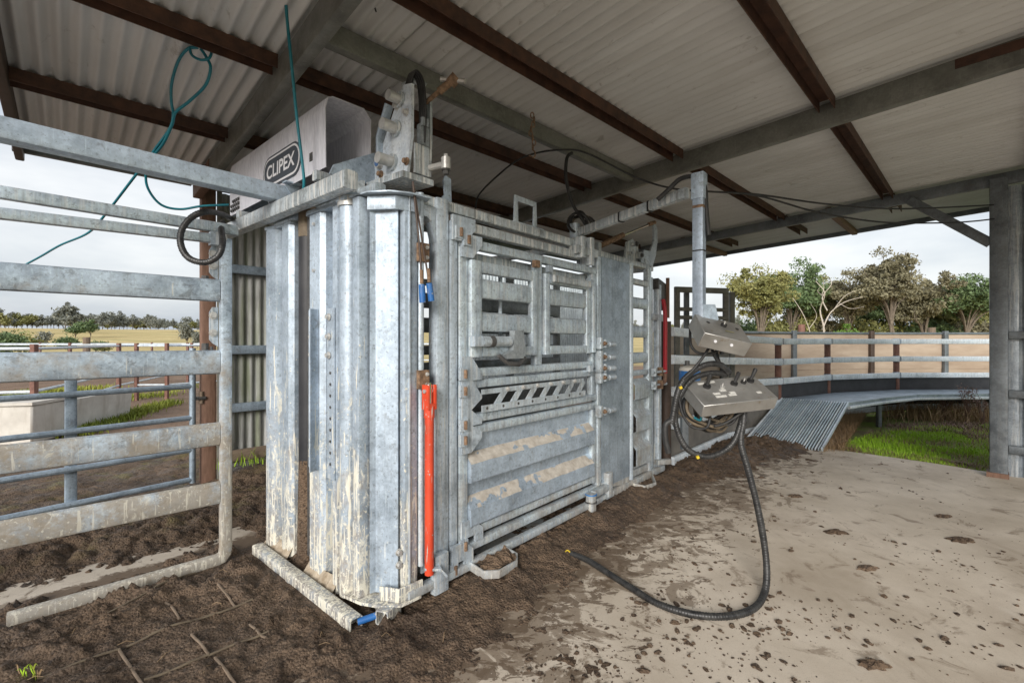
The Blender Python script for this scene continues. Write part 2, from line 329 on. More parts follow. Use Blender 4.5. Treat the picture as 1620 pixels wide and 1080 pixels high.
def mk_ground():
    t = NT('paddock_ground'); x = t.sep(t.co, 0); y = t.sep(t.co, 1)
    dirt = t.mix(t.ramp(t.noise(.8, 8, .7), .3, .7), (.15,.098,.066), (.30,.21,.15))
    dirt = t.mix(t.ramp(t.noise(22, 6, .7), .5, .7), dirt, (.08,.05,.032))
    dry = t.mix(t.ramp(t.noise(.09, 8, .7), .35, .65), (.40,.31,.135), (.62,.50,.25))
    dry = t.mix(t.ramp(t.noise(1, 6, .7, t.mapp((.02,.25,1))), .50, .68), dry, (.33,.30,.13))
    dry = t.mix(t.ramp(t.noise(1.7, 6, .75), .50, .72), dry, (.34,.255,.11))
    f = t.ramp(t.math('ADD', t.math('MULTIPLY', y, .02), t.math('MULTIPLY', t.noise(.25, 4), .25)), .60, .72)
    c = t.mix(f, dirt, dry)
    gmix = t.mix(t.ramp(t.noise(2.0, 6, .7), .35, .65), (.16,.13,.07), (.17,.27,.04))
    f2 = t.ramp(t.math('MULTIPLY', t.math('ADD', x, t.math('MULTIPLY', t.noise(1.5, 4), .6)), .1), .34, .38)
    f3 = t.ramp(t.math('MULTIPLY', y, .05), .55, .75, (1,1,1), (0,0,0))
    c = t.mix(t.math('MULTIPLY', f2, f3), c, gmix)
    t.set(base=c, rough=.95, spec=.2); t.bump(t.noise(14, 8, .75), .6, .05); return t.m
GROUND = mk_ground()
def leafmat(name, c0, c1):
    t = NT(name); n = t.t.nodes.new('ShaderNodeNewGeometry').outputs['Random Per Island']
    c = t.mix(t.ramp(t.noise(.55, 4), .3, .7), c0, c1); c = t.mix(t.math('MULTIPLY', n, .5), c, tuple(x*.55 for x in c0))
    t.set(base=c, rough=.6, spec=.3); return t.m
BARK = plain('grey_brown_bark', (.10,.08,.06), (.22,.18,.14), 5, .9, 0, .4)
BARKW = plain('bleached_dead_wood', (.38,.33,.27), (.55,.49,.42), 5, .9, 0, .3)
L_OLIVE = leafmat('olive_gum_leaves', (.19,.20,.07), (.34,.32,.12))
L_GREEN = leafmat('green_gum_leaves', (.10,.16,.07), (.20,.27,.12))
L_BROWN = leafmat('bronze_gum_leaves', (.18,.165,.10), (.30,.275,.17))
L_LIME = leafmat('bright_shrub_leaves', (.10,.19,.03), (.2,.30,.05))
L_FAR = leafmat('haze_tinted_far_leaves', (.20,.215,.185), (.30,.31,.27))  # paler and greyer leaves: distance haze is put into the colour
GRASS = leafmat('lush_grass_blades', (.30,.52,.03), (.50,.70,.07))
GRASSY = leafmat('yellow_green_grass', (.16,.22,.02), (.36,.36,.06))
STRAW = leafmat('dead_straw', (.25,.16,.085), (.46,.33,.19))
WEED = leafmat('brown_weed_stems', (.15,.09,.07), (.28,.18,.14))
TANF = NT('rust_tan_sheet'); TANF.set(base=TANF.mix(TANF.ramp(TANF.noise(1, 7, .7, TANF.mapp((.5,.5,2.2))), .3, .7), (.27,.19,.135), (.50,.40,.31)), rough=.8); TANF = TANF.m
def mk_trough():
    t = NT('cast_concrete_trough'); c = t.mix(t.ramp(t.noise(3, 7, .65), .3, .7), (.46,.43,.38), (.66,.63,.57)); c = t.mix(t.math('MULTIPLY', t.ramp(t.noise(1, 5, .6, t.mapp((9,9,1.5))), .5, .7), .4), c, (.30,.25,.19)); t.set(base=c, rough=.85); t.bump(t.noise(40, 5), .2, .004); return t.m
TROUGH = mk_trough()
WATER = NT('trough_water').set(base=(.05,.055,.05), rough=.04, spec=.6).m

# ------------------------------------------------------------------ frames of reference
SA = R(44.1)                                   # shed axis a (along purlins) from +X
CA = R(48.8)                                   # crush axis u from +X
CO = Vector((-0.59888, 2.11798, 0))
def sh(a, b, z=0.0): return Vector((a*math.cos(SA) - b*math.sin(SA), a*math.sin(SA) + b*math.cos(SA), z))
def cr(u, v, z=0.0): return CO + Vector((u*math.cos(CA) - v*math.sin(CA), u*math.sin(CA) + v*math.cos(CA), z))
def inv(P, ang, o=(0,0)):
    x = P[0]-o[0]; y = P[1]-o[1]; return x*math.cos(ang)+y*math.sin(ang), -x*math.sin(ang)+y*math.cos(ang)

# ------------------------------------------------------------------ ground sheet with the rising paddock
def grid_obj(name, xs, ys, hf, mat, keep=None, parent=None):
    X, Y = np.meshgrid(xs, ys, indexing='ij'); Z = hf(X, Y); n, m = X.shape
    V = np.stack([X, Y, Z], -1).reshape(-1, 3)
    I = np.arange(n*m).reshape(n, m); Q = np.stack([I[:-1,:-1], I[1:,:-1], I[1:,1:], I[:-1,1:]], -1).reshape(-1, 4)
    if keep is not None:
        K = keep(X, Y, Z); kq = (K[:-1,:-1] | K[1:,:-1] | K[1:,1:] | K[:-1,1:]).reshape(-1); Q = Q[kq]
        used = np.unique(Q); rm = np.full(n*m, -1); rm[used] = np.arange(len(used)); V = V[used]; Q = rm[Q]
    me = bpy.data.meshes.new(name); me.vertices.add(len(V)); me.vertices.foreach_set('co', V.astype(np.float32).ravel())
    me.loops.add(Q.size); me.loops.foreach_set('vertex_index', Q.astype(np.int32).ravel())
    me.polygons.add(len(Q)); me.polygons.foreach_set('loop_start', np.arange(0, Q.size, 4, dtype=np.int32))
    me.update(calc_edges=True); me.polygons.foreach_set('use_smooth', np.ones(len(Q), bool)); me.materials.append(mat)
    o = bpy.data.objects.new(name, me); C.objects.link(o); o.parent = parent; return o
def ghill(x, y):
    r = np.hypot(x, y)
    return -0.06 + 6.0*sstep(45, 240, r) * (1 - .5*sstep(260, 700, r)) + .9*fbm(x+500, y+500, .02, 3, 5)*sstep(30, 120, r) + .05*fbm(x+50, y+50, 1.1, 3, 9)*sstep(7.5, 12, r)
s_ = np.linspace(-1, 1, 221); ax = np.sinh(s_*5.2)/np.sinh(5.2)*1200
tag(grid_obj('ground', ax, ax, ghill, GROUND), kind='structure')

# concrete slab (shed frame), with a worn edge
mb = MB(); poly = []
for (a0, b0), (a1, b1) in zip([(-6,-6),(6.6,-6),(6.6,3.63),(-6,3.63)], [(6.6,-6),(6.6,3.63),(-6,3.63),(-6,-6)]):
    for k in range(40):
        t = k/40; j = rnd.uniform(-.012, .012); a = a0+(a1-a0)*t; b = b0+(b1-b0)*t
        if a0 == a1: a += j + .05*math.sin(b*1.9)
        else: b += j + .015*math.sin(a*2.3)
        poly.append((a, b))
mb.prism(poly, -0.14, 0.0, lambda a, b, d: sh(a, b, d))
tag(mb.build('concrete_floor', CONC, ang=20, recalc=True), kind='structure')

# manure and soil: relief sheet that breaks up into crusts over the concrete
bpx = [(560,1300),(640,1110),(690,1060),(760,965),(860,910),(900,870),(1000,812),(1080,768),(1190,722),(1310,712)]
BU = sorted([inv(gr(*p), CA, CO) for p in bpx]); bu = np.array([q[0] for q in BU]); bv = np.array([q[1] for q in BU])
def mudh(X, Y):
    ca, sa = math.cos(CA), math.sin(CA); x = X-CO.x; y = Y-CO.y; u = x*ca+y*sa; v = -x*sa+y*ca
    a = X*math.cos(SA)+Y*math.sin(SA); b = -X*math.sin(SA)+Y*math.cos(SA)
    d = v - np.interp(u, bu, bv, left=-.9, right=-.6)
    d = d - sstep(5.6, 6.2, u)*3
    n1 = fbm(X, Y, 5.5, 6, 3, .58); n2 = fbm(X, Y, 1.5, 3, 31); cl = clods(X, Y, 13, 4); cl2 = clods(X, Y, 31, 8); cl3 = clods(X, Y, 58, 18)
    rough = sstep(-.10, .40, d)
    n3 = fbm(X, Y, 16, 4, 61, .65); h = -.019 - .015*np.clip(-d, 0, 1.6) + .045*sstep(-.26, .26, d) + .052*n1 + .03*n2 + .052*n3
    h = h + rough*(.046*cl*np.clip(.3+2.4*n2, 0.05, 1.3) + .027*cl2*np.clip(.6+2.5*n3, .1, 1.4) + .011*cl3) + .008*fbm(X, Y, 40, 3, 12)
    pit = clods(X*.92+Y*.31+5, Y-.2*X, 5.2, 77); h = h - rough*(.046*np.clip(pit-.12, 0, .5)) + rough*.022*np.exp(-((pit-.08)/.05)**2)
    # deeper heap along the foot of the crush side
    h = h + .05*np.exp(-((v+.12)/.22)**2)*sstep(.1, .6, u)*(1-sstep(3.4, 4.6, u))
    h = h + .045*np.exp(-((v+.35)/.35)**2)*sstep(2.9, 3.8, u)*(1-sstep(5.0, 5.9, u))
    # trodden flat in front of the head bail
    fl = np.exp(-((u+.75)/.55)**2 - ((v-.35)/.7)**2); h = h*(1-.45*fl) + .012*fl
    h = np.where(np.abs(b-3.10) < .075, np.minimum(h, .012), h); h = np.where((np.abs(u+.115) < .075) & (v > -.05), np.minimum(h, .016), h)
    # thin over the strip between panel and slab edge
    st = np.exp(-((b-3.42)/.16)**2)*(1-sstep(.75, 1.05, a)); h = h - .060*st
    # stain by the bottom edge of the floor
    q = gr(980, 1045); h = h + .018*np.exp(-((X-q.x)/.30)**2-((Y-q.y)/.13)**2)
    # loose clods beyond the slab
    e = sstep(3.64, 3.80, b); wl = sstep(.7, 1.4, a)
    heap = (.045 + .06*wl)*np.exp(-((b-4.06)/.34)**2) - .04 + .10*wl*sstep(4.3, 4.9, b)
    big = clods(X, Y, 7.5, 14); hs = heap + (.085*big*np.clip(.7+2.2*n2, .2, 1.4) + .036*cl + .022*cl2 + .011*cl3 + .05*n1)*(1-.65*sstep(4.5, 5.0, b))
    h = h*(1-e) + hs*e
    edge = np.minimum(np.minimum(X+6.4, 4.6-X), np.minimum(9.0-Y, Y-.8)); h = h - .15*(1-sstep(0, .5, edge))
    return h
xs = np.arange(-6.4, 4.6, .0135); ys = np.arange(.8, 9.0, .0135)
def mkeep(X, Y, Z):
    a = X*math.cos(SA)+Y*math.sin(SA); b = -X*math.sin(SA)+Y*math.cos(SA)
    vis = (np.abs(X) < Y*1.25+.35)
    return vis & np.where((b < 3.66) & (a < 6.66), Z > -.004, (Z > -.075) & (b < 7.0) & (a < 7.6))
o = grid_obj('manure_and_soil', xs, ys, mudh, MUD, mkeep)
tag(o, 'dark brown trodden manure and soil around the crush and over the concrete', 'manure', kind='stuff')

# loose crumbs of dung thrown over the concrete
V = []; Fc = []
ico = [(0,0,1),(.9,0,.45),(.28,.85,.45),(-.72,.53,.45),(-.72,-.53,.45),(.28,-.85,.45),(1,.3,-.1),(.1,1,-.1),(-1,.2,-.1),(-.4,-.9,-.1),(.7,-.7,-.1)]
icf = [(0,1,2),(0,2,3),(0,3,4),(0,4,5),(0,5,1),(1,6,2),(2,6,7),(2,7,3),(3,7,8),(3,8,4),(4,8,9),(4,9,5),(5,9,10),(5,10,1),(1,10,6)]
k = 0
while k < 1500:
    px = rnd.uniform(640, 1620); py = 540 + 150*(1+rnd.random()**1.2*2.7); P = gr(px, py)
    u, v = inv(P, CA, CO); d = v - float(np.interp(u, bu, bv)); a, b = inv(P, SA)
    if d > .1 or a > 6.5 or rnd.random() > (math.exp(d*1.1) + .12)*max(0, 1+7*float(fbm(np.array([P.x+9.]), np.array([P.y+9.]), 2.6, 3, 91)[0])): continue
    r = .0025 + .013*rnd.random()**4.5; fl = rnd.uniform(.4, .9); st = rnd.uniform(.7, 1.8); th = rnd.uniform(0, 6.3); b0 = len(V)
    for x, y, z in ico:
        j = rnd.uniform(.75, 1.25); xx = x*r*st*j; yy = y*r*j
        V.append((P.x+xx*math.cos(th)-yy*math.sin(th), P.y+xx*math.sin(th)+yy*math.cos(th), .001+(z+.12)*r*fl*j))
    Fc += [tuple(i+b0 for i in f) for f in icf]; k += 1
mb = MB(); mb.v = V; mb.f = Fc
tag(mb.build('dung_crumbs', MUD, ang=0), 'small dark crumbs of dung scattered over the bare concrete floor', 'dung', kind='stuff')

# flattened pats standing out on the clean part of the floor
pats = [(1308,1000),(1122,1020),(1282,893),(1395,830),(1510,852),(1485,812),(1432,742),(1262,772),(1590,760),(1108,905)]
for i, (px, py) in enumerate([(1322,842),(1492,817),(1520,854),(1372,899),(1383,1052),(1258,785)]):
    P = gr(px, py, 0); n = 22; vs = [(P.x, P.y, .013)]; r0 = rnd.uniform(.03, .055)
    rs = [1 + .35*math.sin(k*2+i) * rnd.random() + rnd.uniform(-.22, .22) for k in range(n)]
    for q, z in ((.45, .015), (.8, .010), (1.0, .0005)):
        for k in range(n):
            t = 2*math.pi*k/n; rr = r0*q*rs[k]; vs.append((P.x+rr*1.5*math.cos(t), P.y+rr*.8*math.sin(t), max(.0005, z+rnd.uniform(-.004, .004)*(q < .9))))
    fs = [(0, 1+k, 1+(k+1) % n) for k in range(n)]
    for q in range(2): fs += [(1+q*n+k, 1+(q+1)*n+k, 1+(q+1)*n+(k+1) % n, 1+q*n+(k+1) % n) for k in range(n)]
    mb = MB(); mb.add(vs, fs); o = mb.build('dung_pat', MUD, ang=0)
    tag(o, ['dung pat nearest the trailing hose on its right side', 'dark dung pat on the concrete closest to the grass edge', 'dung pat farthest right on the bare concrete', 'dung pat in the middle of the bare concrete', 'large dung pat nearest the bottom edge of the floor', 'dung pat on the concrete in front of the grating ramp'][i], 'dung', 'dung pats on the bare concrete')

# steel grip bars half buried in front of the head bail
gb = thing('grip_mesh', 'rusty steel grip mesh half buried in the soil in front of the head bail', 'floor mesh', cr(0,0), CA)
def lay(p, q, w_, mat, name):
    A_, B_ = gr(*p, .02), gr(*q, .02); n = 26; P_ = [A_.lerp(B_, i/(n-1)) for i in range(n)]
    z = mudh(np.array([c.x for c in P_]), np.array([c.y for c in P_])); zs = np.convolve(np.pad(z, 6, mode='edge'), np.ones(13)/13, 'valid')
    MB().sweep([(*inv(c, CA, CO), float(k)+.004) for c, k in zip(P_, zs)], rrect(w_, w_*1.1, .002)).build(name, mat, gb)
for p, q in [((188,1024),(228,1090)),((262,950),(284,976)),((303,1005),(330,1036)),((345,930),(372,955)),((340,1040),(372,1085)),((395,985),(420,1010))]: lay(p, q, .009, TIMBER, 'cross_bar')
for p, q in [((60,1076),(190,1024)),((228,1078),(330,1036)),((330,1036),(425,998)),((170,972),(310,905)),((200,1018),(300,982)),((300,982),(400,948))]: lay(p, q, .008, TAN, 'long_bar')

# ------------------------------------------------------------------ shed
shed = thing('machinery_shed', 'open steel shed with corrugated roof, rusty purlins and galvanised rafters over the crush', 'shed', (0,0,0), SA)
SL = -.035
def Rz(b): return 2.965 + SL*b
def corr_sheet(a0, nc, b0, b1, zf, mat, name, amp=.0145, seg=10, pitch=.0762):
    mb = MB(); n = nc*seg; vs = []; bs = [b0 + (b1-b0)*k/4 for k in range(5)]
    for b in bs:
        for k in range(n+1): a = a0 + pitch*k/seg; vs.append((a, b, zf(b) + amp*math.sin(2*math.pi*k/seg)))
    m = n+1; fs = [(j*m+k, (j+1)*m+k, (j+1)*m+k+1, j*m+k+1) for j in range(4) for k in range(n)]
    mb.add(vs, fs); return mb.build(name, mat, shed, ang=60)
for k in range(11):
    a0 = -.24 + k*.762; lap = .003*(k % 2)
    corr_sheet(a0, 11, -3.6, 5.085, lambda b: Rz(b) + lap, ROOF, 'roof_sheet')
def channel(a0, a1, b, depth=.075, wd=.095, mat=RUST, name='purlin'):     # channel, open side down
    zt = Rz(b) - .011; t = .006
    prof = [(-wd/2, -depth), (-wd/2, 0), (wd/2, 0), (wd/2, -depth), (wd/2-t, -depth), (wd/2-t, -t), (-wd/2+t, -t), (-wd/2+t, -depth)]
    mb = MB(); mb.prism(prof, a0, a1, lambda y, z, d: (d, b+y, zt+z)); return mb.build(name, mat, shed, ang=30, recalc=True)
RA, RB, RE = .85, 3.70, 6.47
for b in (-2.4, -1.35, -.32, .74, 1.79, 2.72, 3.80):
    for a0, a1 in ((-.235, RA-.03), (RA+.032, RB-.032), (RB+.032, RE-.03)): channel(a0, a1, b)
    if b in (.74, 1.79, 2.72): channel(RE+.035, 7.18 if b == .74 else 7.5, b, mat=RUST, name='purlin_end')
def rafter(a, b0, b1, mat, name, depth=.155, wd=.062, drop=.035):
    prof = rrect(wd, depth, .008); mb = MB()
    mb.sweep([(a, b0, Rz(b0)-drop-depth/2), (a, b1, Rz(b1)-drop-depth/2)], prof); return mb.build(name, mat, shed)
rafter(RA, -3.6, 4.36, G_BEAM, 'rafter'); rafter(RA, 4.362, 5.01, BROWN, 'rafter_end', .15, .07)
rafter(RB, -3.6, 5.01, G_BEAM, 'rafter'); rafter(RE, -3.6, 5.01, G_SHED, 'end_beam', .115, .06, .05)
MB().box(RB-.036, RB-.0325, -1.6, .12, Rz(0)-.10, Rz(0)-.045).build('rust_patch_plate', RUST, shed)
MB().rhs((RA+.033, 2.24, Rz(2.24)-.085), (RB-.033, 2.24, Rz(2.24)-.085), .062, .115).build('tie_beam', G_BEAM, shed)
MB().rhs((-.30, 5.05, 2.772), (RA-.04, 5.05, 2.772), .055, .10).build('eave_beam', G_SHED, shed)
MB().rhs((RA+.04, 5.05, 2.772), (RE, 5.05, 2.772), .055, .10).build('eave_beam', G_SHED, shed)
MB().rhs((-.262, -3.6, Rz(-3.6)-.05), (-.262, 5.10, Rz(5.10)-.05), .05, .13).build('barge_board', BROWN_D, shed)
MB().rhs((8.13, -3.6, Rz(-3.6)-.03), (8.13, 5.10, Rz(5.10)-.03), .03, .085).build('fascia_angle', G_SHED, shed)
for b, a1 in ((1.3, 8.1), (3.1, 8.1)): MB().rhs((RE+.04, b, Rz(b)-.06), (a1, b, Rz(b)-.06), .07, .07).build('overhang_bracket', BROWN, shed)
MB().rhs((.94, 5.06, -.1), (.94, 5.06, 2.72), .10, .12, up=(1,0,0)).build('post', BROWN, shed)
MB().rhs((1.02, 4.99, .0), (1.02, 4.99, 2.7), .03, .04, up=(1,0,0)).build('wall_angle', G_BEAM, shed)
MB().rhs((6.435, -.092, 0), (6.435, -.092, 2.86), .125, .115, up=(1,0,0), r=.012).build('post', G_SHED, shed)
MB().box(6.36, 6.51, -.16, -.01, .001, .045).build('post_foot', BROWN, shed)
MB().rhs((6.43, .56, 2.80), (6.43, -.04, 2.25), .06, .085).build('knee_brace', G_SHED, shed)
# side wall behind the exit race
def wall_sheet(a0, nc, b, z0, z1, mat, along='a', amp=.0095, pitch=.0762, trap=False, name='wall_sheet'):
    seg = 8; mb = MB(); vs = []; n = nc*seg
    for z in (z0, (z0+z1)/2, z1):
        for k in range(n+1):
            ph = (k/seg) % 1
            off = amp*math.sin(2*math.pi*ph) if not trap else amp*(2*np.clip((abs(ph-.5)-.36)/.06, 0, 1))
            p = a0 + pitch*k/seg; vs.append((p, b+off, z) if along == 'a' else (b+off, p, z))
    m = n+1; fs = [(j*m+k, j*m+k+1, (j+1)*m+k+1, (j+1)*m+k) for j in range(2) for k in range(n)]
    mb.add(vs, fs); return mb.build(name, mat, shed, ang=60 if not trap else 25)
for k in range(2): wall_sheet(1.03 + k*.762, 10, 5.10 + .004*k, .12, 2.72, WALLS)
for z in (1.22, .66, 2.0): MB().rhs((1.04, 5.045, z), (2.5, 5.045, z), .05, .085).build('girt', G_PIPE, shed)
MB().rhs((1.0, 5.03, .20), (2.5, 5.03, .20), .04, .11).build('skirting_board', TIMBER, shed)
for k in range(6): wall_sheet(4.5 + k*.762, 10, 6.0 + .004*k, .0, 2.66, WALLW)
# end wall right of the opening
for k in range(5): wall_sheet(-.06 - (k+1)*.76, 4, 6.53 + .004*(k % 2), .0, 2.8, WALLR, along='b', amp=.014, pitch=.19, trap=True)
for z in (1.36, .80, .27): MB().rhs((6.475, -.16, z), (6.475, -3.9, z), .05, .075).build('girt', G_SHED, shed)

# ------------------------------------------------------------------ the cattle crush
cc = thing('cattle_crush', 'large galvanised hydraulic cattle crush with head bail, side gates and overhead control arm', 'cattle crush', CO, CA)
def part(name, mb, mat, parent=None, ang=35): return mb.build(name, mat, parent or cc, ang)
def vz(a, b, d): return (d, a, b)               # prism along u from (v,z)
def uz(a, b, d): return (a, d, b)               # prism along v from (u,z)
def uv(a, b, d): return (a, b, d)               # prism along z from (u,v)
def hb(u0, u1, z0, z1, v=0.0, t=.05, r=None): return MB().rhs((u0, v, (z0+z1)/2), (u1, v, (z0+z1)/2), t, z1-z0, r=r)   # bar along u
def vb_(z0, z1, u0, u1, v=0.0, t=.05, r=None): return MB().rhs((( u0+u1)/2, v, z0), ((u0+u1)/2, v, z1), t, u1-u0, up=(1,0,0), r=r)  # upright

# --- head bail doors
def door(name, line, z0, z1, mat):
    mb = MB(); mb.fold([(v, u) for v, u in line], z0, z1, lambda v, u, d: (u, v, d), .006); return mb.build(name, mat, cc, 28, True)
ld = door('head_bail_door', [(1.215,.10),(1.215,.0),(1.20,-.04),(1.165,-.062),(1.12,-.065),(1.075,-.045),(1.05,.0),(1.045,.06),(1.03,.065),(1.022,.0),(1.0,-.035),(.985,-.04),(.90,-.04),(.88,-.02),(.87,.08)], .04, 1.985, G_DOOR)
MB().prism([(1.24,.08),(1.24,-.04),(1.17,-.075),(1.02,-.045),(.86,-.05),(.86,.08)], 1.986, 2.004, lambda v, u, d: (u, v, d)).build('top_plate', G_DOOR, ld, recalc=True)
MB().sweep([(.03,.795,.12),(.03,.795,1.2),(.03,.795,2.06)], circ(.058, 16), (1,0,0)).build('neck_pad', plain('muddy_black_rubber', (.012,.013,.017), (.035,.035,.038), 5, .55, 0, .2), ld)
MB().sweep([(.032,.795,.045),(.032,.795,.30),(.032,.795,.62)], circ(1, 14), (1,0,0), scales=[.07,.066,.0605]).build('mud_coating', MUD, ld)
MB().sweep([(.03,.795,1.90),(.03,.795,1.96),(.03,.795,2.07)], circ(1, 14), (1,0,0), scales=[.0600,.061,.060]).build('mud_coating', TAN, ld)
MB().rhs((.03,.705,.1), (.03,.705,2.0), .03, .10, up=(1,0,0)).build('slide_bar', DARKST, ld)
MB().rhs((.075,.68,.1), (.075,.68,1.95), .05, .03, up=(1,0,0)).build('slide_bar', G_POST, ld)
rd = door('head_bail_door', [(.640,.10),(.640,-.02),(.628,-.04),(.515,-.04),(.50,-.02),(.492,.04),(.485,.06),(.415,.06),(.405,.02),(.39,-.03),(.375,-.04),(.335,-.04),(.325,.0),(.322,.07)], .03, 1.985, G_DOOR)
MB().prism([(.665,.08),(.665,-.05),(.62,-.06),(.34,-.045),(.29,-.075),(.22,-.07),(.20,.06)], 1.986, 2.006, lambda v, u, d: (u, v, d)).build('top_plate', G_DOOR, rd, recalc=True)
MB().cyl((-.012,.262,.05), (-.012,.262,2.03), .052, 18).build('door_pipe', G_DOOR, rd)
mb = MB(); mb.cyl((-.012,.262,1.965), (-.012,.262,2.012), .062, 18); mb.hexbolt((-.012,.262,2.03), (0,0,1), .022, .02); mb.build('pivot_cap', STEEL, rd)
# bolted adjuster plates
mb = MB(); mb.fold([(.628,-.047),(.56,-.048),(.527,-.048),(.515,-.085),(.508,-.10)], .62, 1.47, lambda v, u, d: (u, v, d), .006)
ap = mb.build('adjuster_plate', G_DOOR, rd, 25, True)
mb = MB(); mb.fold([(.425,-.045),(.345,-.048)], .60, 1.47, lambda v, u, d: (u, v, d), .006); ap2 = mb.build('adjuster_plate', G_DOOR, rd, 25, True)
for z in (1.425, 1.325, 1.23):
    for v, prt in ((.575, ap), (.395, ap2)): MB().hexbolt((-.056, v, z), (-1,0,0), .0125, .014).build('bolt', STEEL, rd)
for k in range(9):
    for v in (.575, .385): MB().cyl((-.0565, v, 1.14 - k*.058), (-.0530, v, 1.14 - k*.058), .0075, 10).build('bolt_hole', DARKST, rd)
for z in (1.93, 1.68): MB().hexbolt((-.040, .575, z), (-1,0,0), .010, .012).build('bolt', STEEL, rd)
for v0, v1 in ((.66,.34), (1.2,.88)):
    n = 14; mb = MB(); vs = []; fs = []   # dung ledge caked on the door foot
    for i in range(n+1):
        t = i/n; v = v0 + (v1-v0)*t; w_ = .055 + .012*math.sin(i*1.7) + rnd.uniform(-.006, .006); h = .022 + rnd.uniform(0, .014)
        vs += [(-.03, v, .035+h+.03), (-.03-w_*.5, v, .035+h*.8), (-.03-w_, v, .03), (-.02, v, .028)]
    for i in range(n): fs += [(i*4+k, i*4+4+k, i*4+5+k, i*4+1+k) for k in range(3)]
    mb.add(vs, fs); mb.build('caked_dung', plain('dried_pale_dung', (.24,.185,.125), (.46,.39,.30), 30, .95, 0, .6), rd if v0 < 1 else ld, 50, True)

# --- corner of the bail frame
vb_(.09, 1.985, -.05, .03, .152, .062, .010).build('corner_post', G_DOOR, cc)
ch = MB(); ch.fold([(.108,.0),(.098,.028),(.02,.078),(.0,.088)], .10, 1.93, lambda v, u, d: (u, v, d), .006); ch.build('corner_panel', G_CLEAN, cc, 25, True)
vb_(.09, 1.97, .062, .10, .06, .04).build('channel_shade_bar', DARKST, cc)  # dark bar in the corner gap; its colour stands for the recess shade
vb_(.09, 1.99, .100, .180, .005, .07, .012).build('corner_post', G_DOOR, cc)
vb_(.10, 2.0, .122, .130, -.034, .012, .002).build('edge_strip', G_POST, cc)
MB().cyl((.202, -.02, .20), (.202, -.02, 2.03), .0165, 12).build('hinge_pipe', G_POST, cc)
cap = [(.235,.09),(.235,-.03),(.215,-.085),(.10,-.075),(.02,-.030),(-.04,.06),(-.06,.20),(.0,.235),(.14,.09)]
MB().prism([(v if 0 else v, u) for u, v in cap], 1.992, 1.999, lambda v, u, d: (u, v, d)).build('cap_plate', G_DOOR, cc, recalc=True)
mb = MB(); mb.sweep([(-.015,.100,1.955), (.062,-.012,1.955), (.175,-.045,1.955)], rrect(.012, .066, .003)); mb.build('cap_band', G_DOOR, cc)
cap2 = [(.19,.05),(.19,-.05),(.165,-.075),(.06,-.07),(-.005,-.02),(-.06,.09),(-.08,.21),(.0,.21)]
MB().prism([(v, u) for u, v in cap2], .074, .088, lambda v, u, d: (u, v, d)).build('foot_plate', G_DOOR, cc, recalc=True)
mb = MB(); mb.sweep([(.01,.035,.122),(.055,-.052,.122),(.18,-.062,.122)], rrect(.010, .065, .003)); mb.build('foot_band', G_DOOR, cc)
for z in (.30, .24): MB().hexbolt((.085, -.005, z), (0,-1,0), .012, .014).build('bolt', STEEL, cc)
for z in (1.735, 1.115): 
    hx = MB().box(.172, .232, -.052, .012, z-.045, z+.045).build('hinge_block', RUSTY, cc)
    for dz in (-.025, .025): MB().hexbolt((.217, -.052, z+dz), (0,-1,0), .007, .008).build('bolt', STEEL, hx)
# base bar with open tube ends
MB().rhs((-.115, 1.17, .035), (-.115, .03, .035), .062, .062, hollow=True, r=.008).build('base_bar', G_DOOR, cc)
MB().rhs((.07, .0, .05), (-.03, -.04, .05), .066, .066, hollow=True, r=.008).build('base_stub', G_DOOR, cc)
MB().cyl((-.105, .035, .04), (-.035, .0, .05), .015, 12).build('base_pin', BLUE, cc)
hb(.0, 3.05, .02, .085, 1.16, .06).build('base_rail', G_DIRTY, cc)
MB().box(.02, 3.05, .06, 1.13, .008, .03).build('floor_plate', G_DIRTY, cc)

# --- posts and rails of the near side
vb_(.10, 2.03, .292, .375, .0, .075, .014).build('side_post', G_POST, cc)
vb_(.12, 1.93, .381, .437, -.004, .06, .010).build('gate_hinge_post', G_POST, cc)
MB().box(.214, .290, -.012, .0, .15, 1.02).build('lower_panel', G_POST, cc)
hb(.214, .290, 1.022, 1.06, .0, .05).build('panel_rail', G_POST, cc)
MB().prism([(.215,1.975),(.291,1.975),(.291,1.80),(.262,1.90),(.235,1.92),(.215,1.92)], -.03, .02, uz).build('gusset', G_POST, cc, recalc=True)
hb(.19, 1.62, 1.98, 2.036, .015, .06).build('top_rail', G_STREAK, cc)
hb(1.62, 2.85, 1.965, 2.016, .03, .055).build('top_rail', G_STREAK, cc)
hb(.22, 3.05, 1.975, 2.03, 1.15, .06).build('top_rail', G_STREAK, cc)
for u in (.24, 1.65, 3.0): MB().rhs((u, .04, 2.0), (u, 1.12, 2.0), .05, .05).build('cross_member', G_STREAK, cc)
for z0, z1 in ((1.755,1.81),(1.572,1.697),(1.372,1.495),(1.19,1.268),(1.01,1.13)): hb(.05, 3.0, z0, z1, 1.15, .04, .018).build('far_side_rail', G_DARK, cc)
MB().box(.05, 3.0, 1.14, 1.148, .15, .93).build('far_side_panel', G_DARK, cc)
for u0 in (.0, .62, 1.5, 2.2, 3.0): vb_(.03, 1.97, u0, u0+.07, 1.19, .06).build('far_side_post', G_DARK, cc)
for u0 in (.95, 1.03, 1.10): vb_(.15, 1.75, u0, u0+.035, .84, .02).build('squeeze_bar', DARKST, cc)

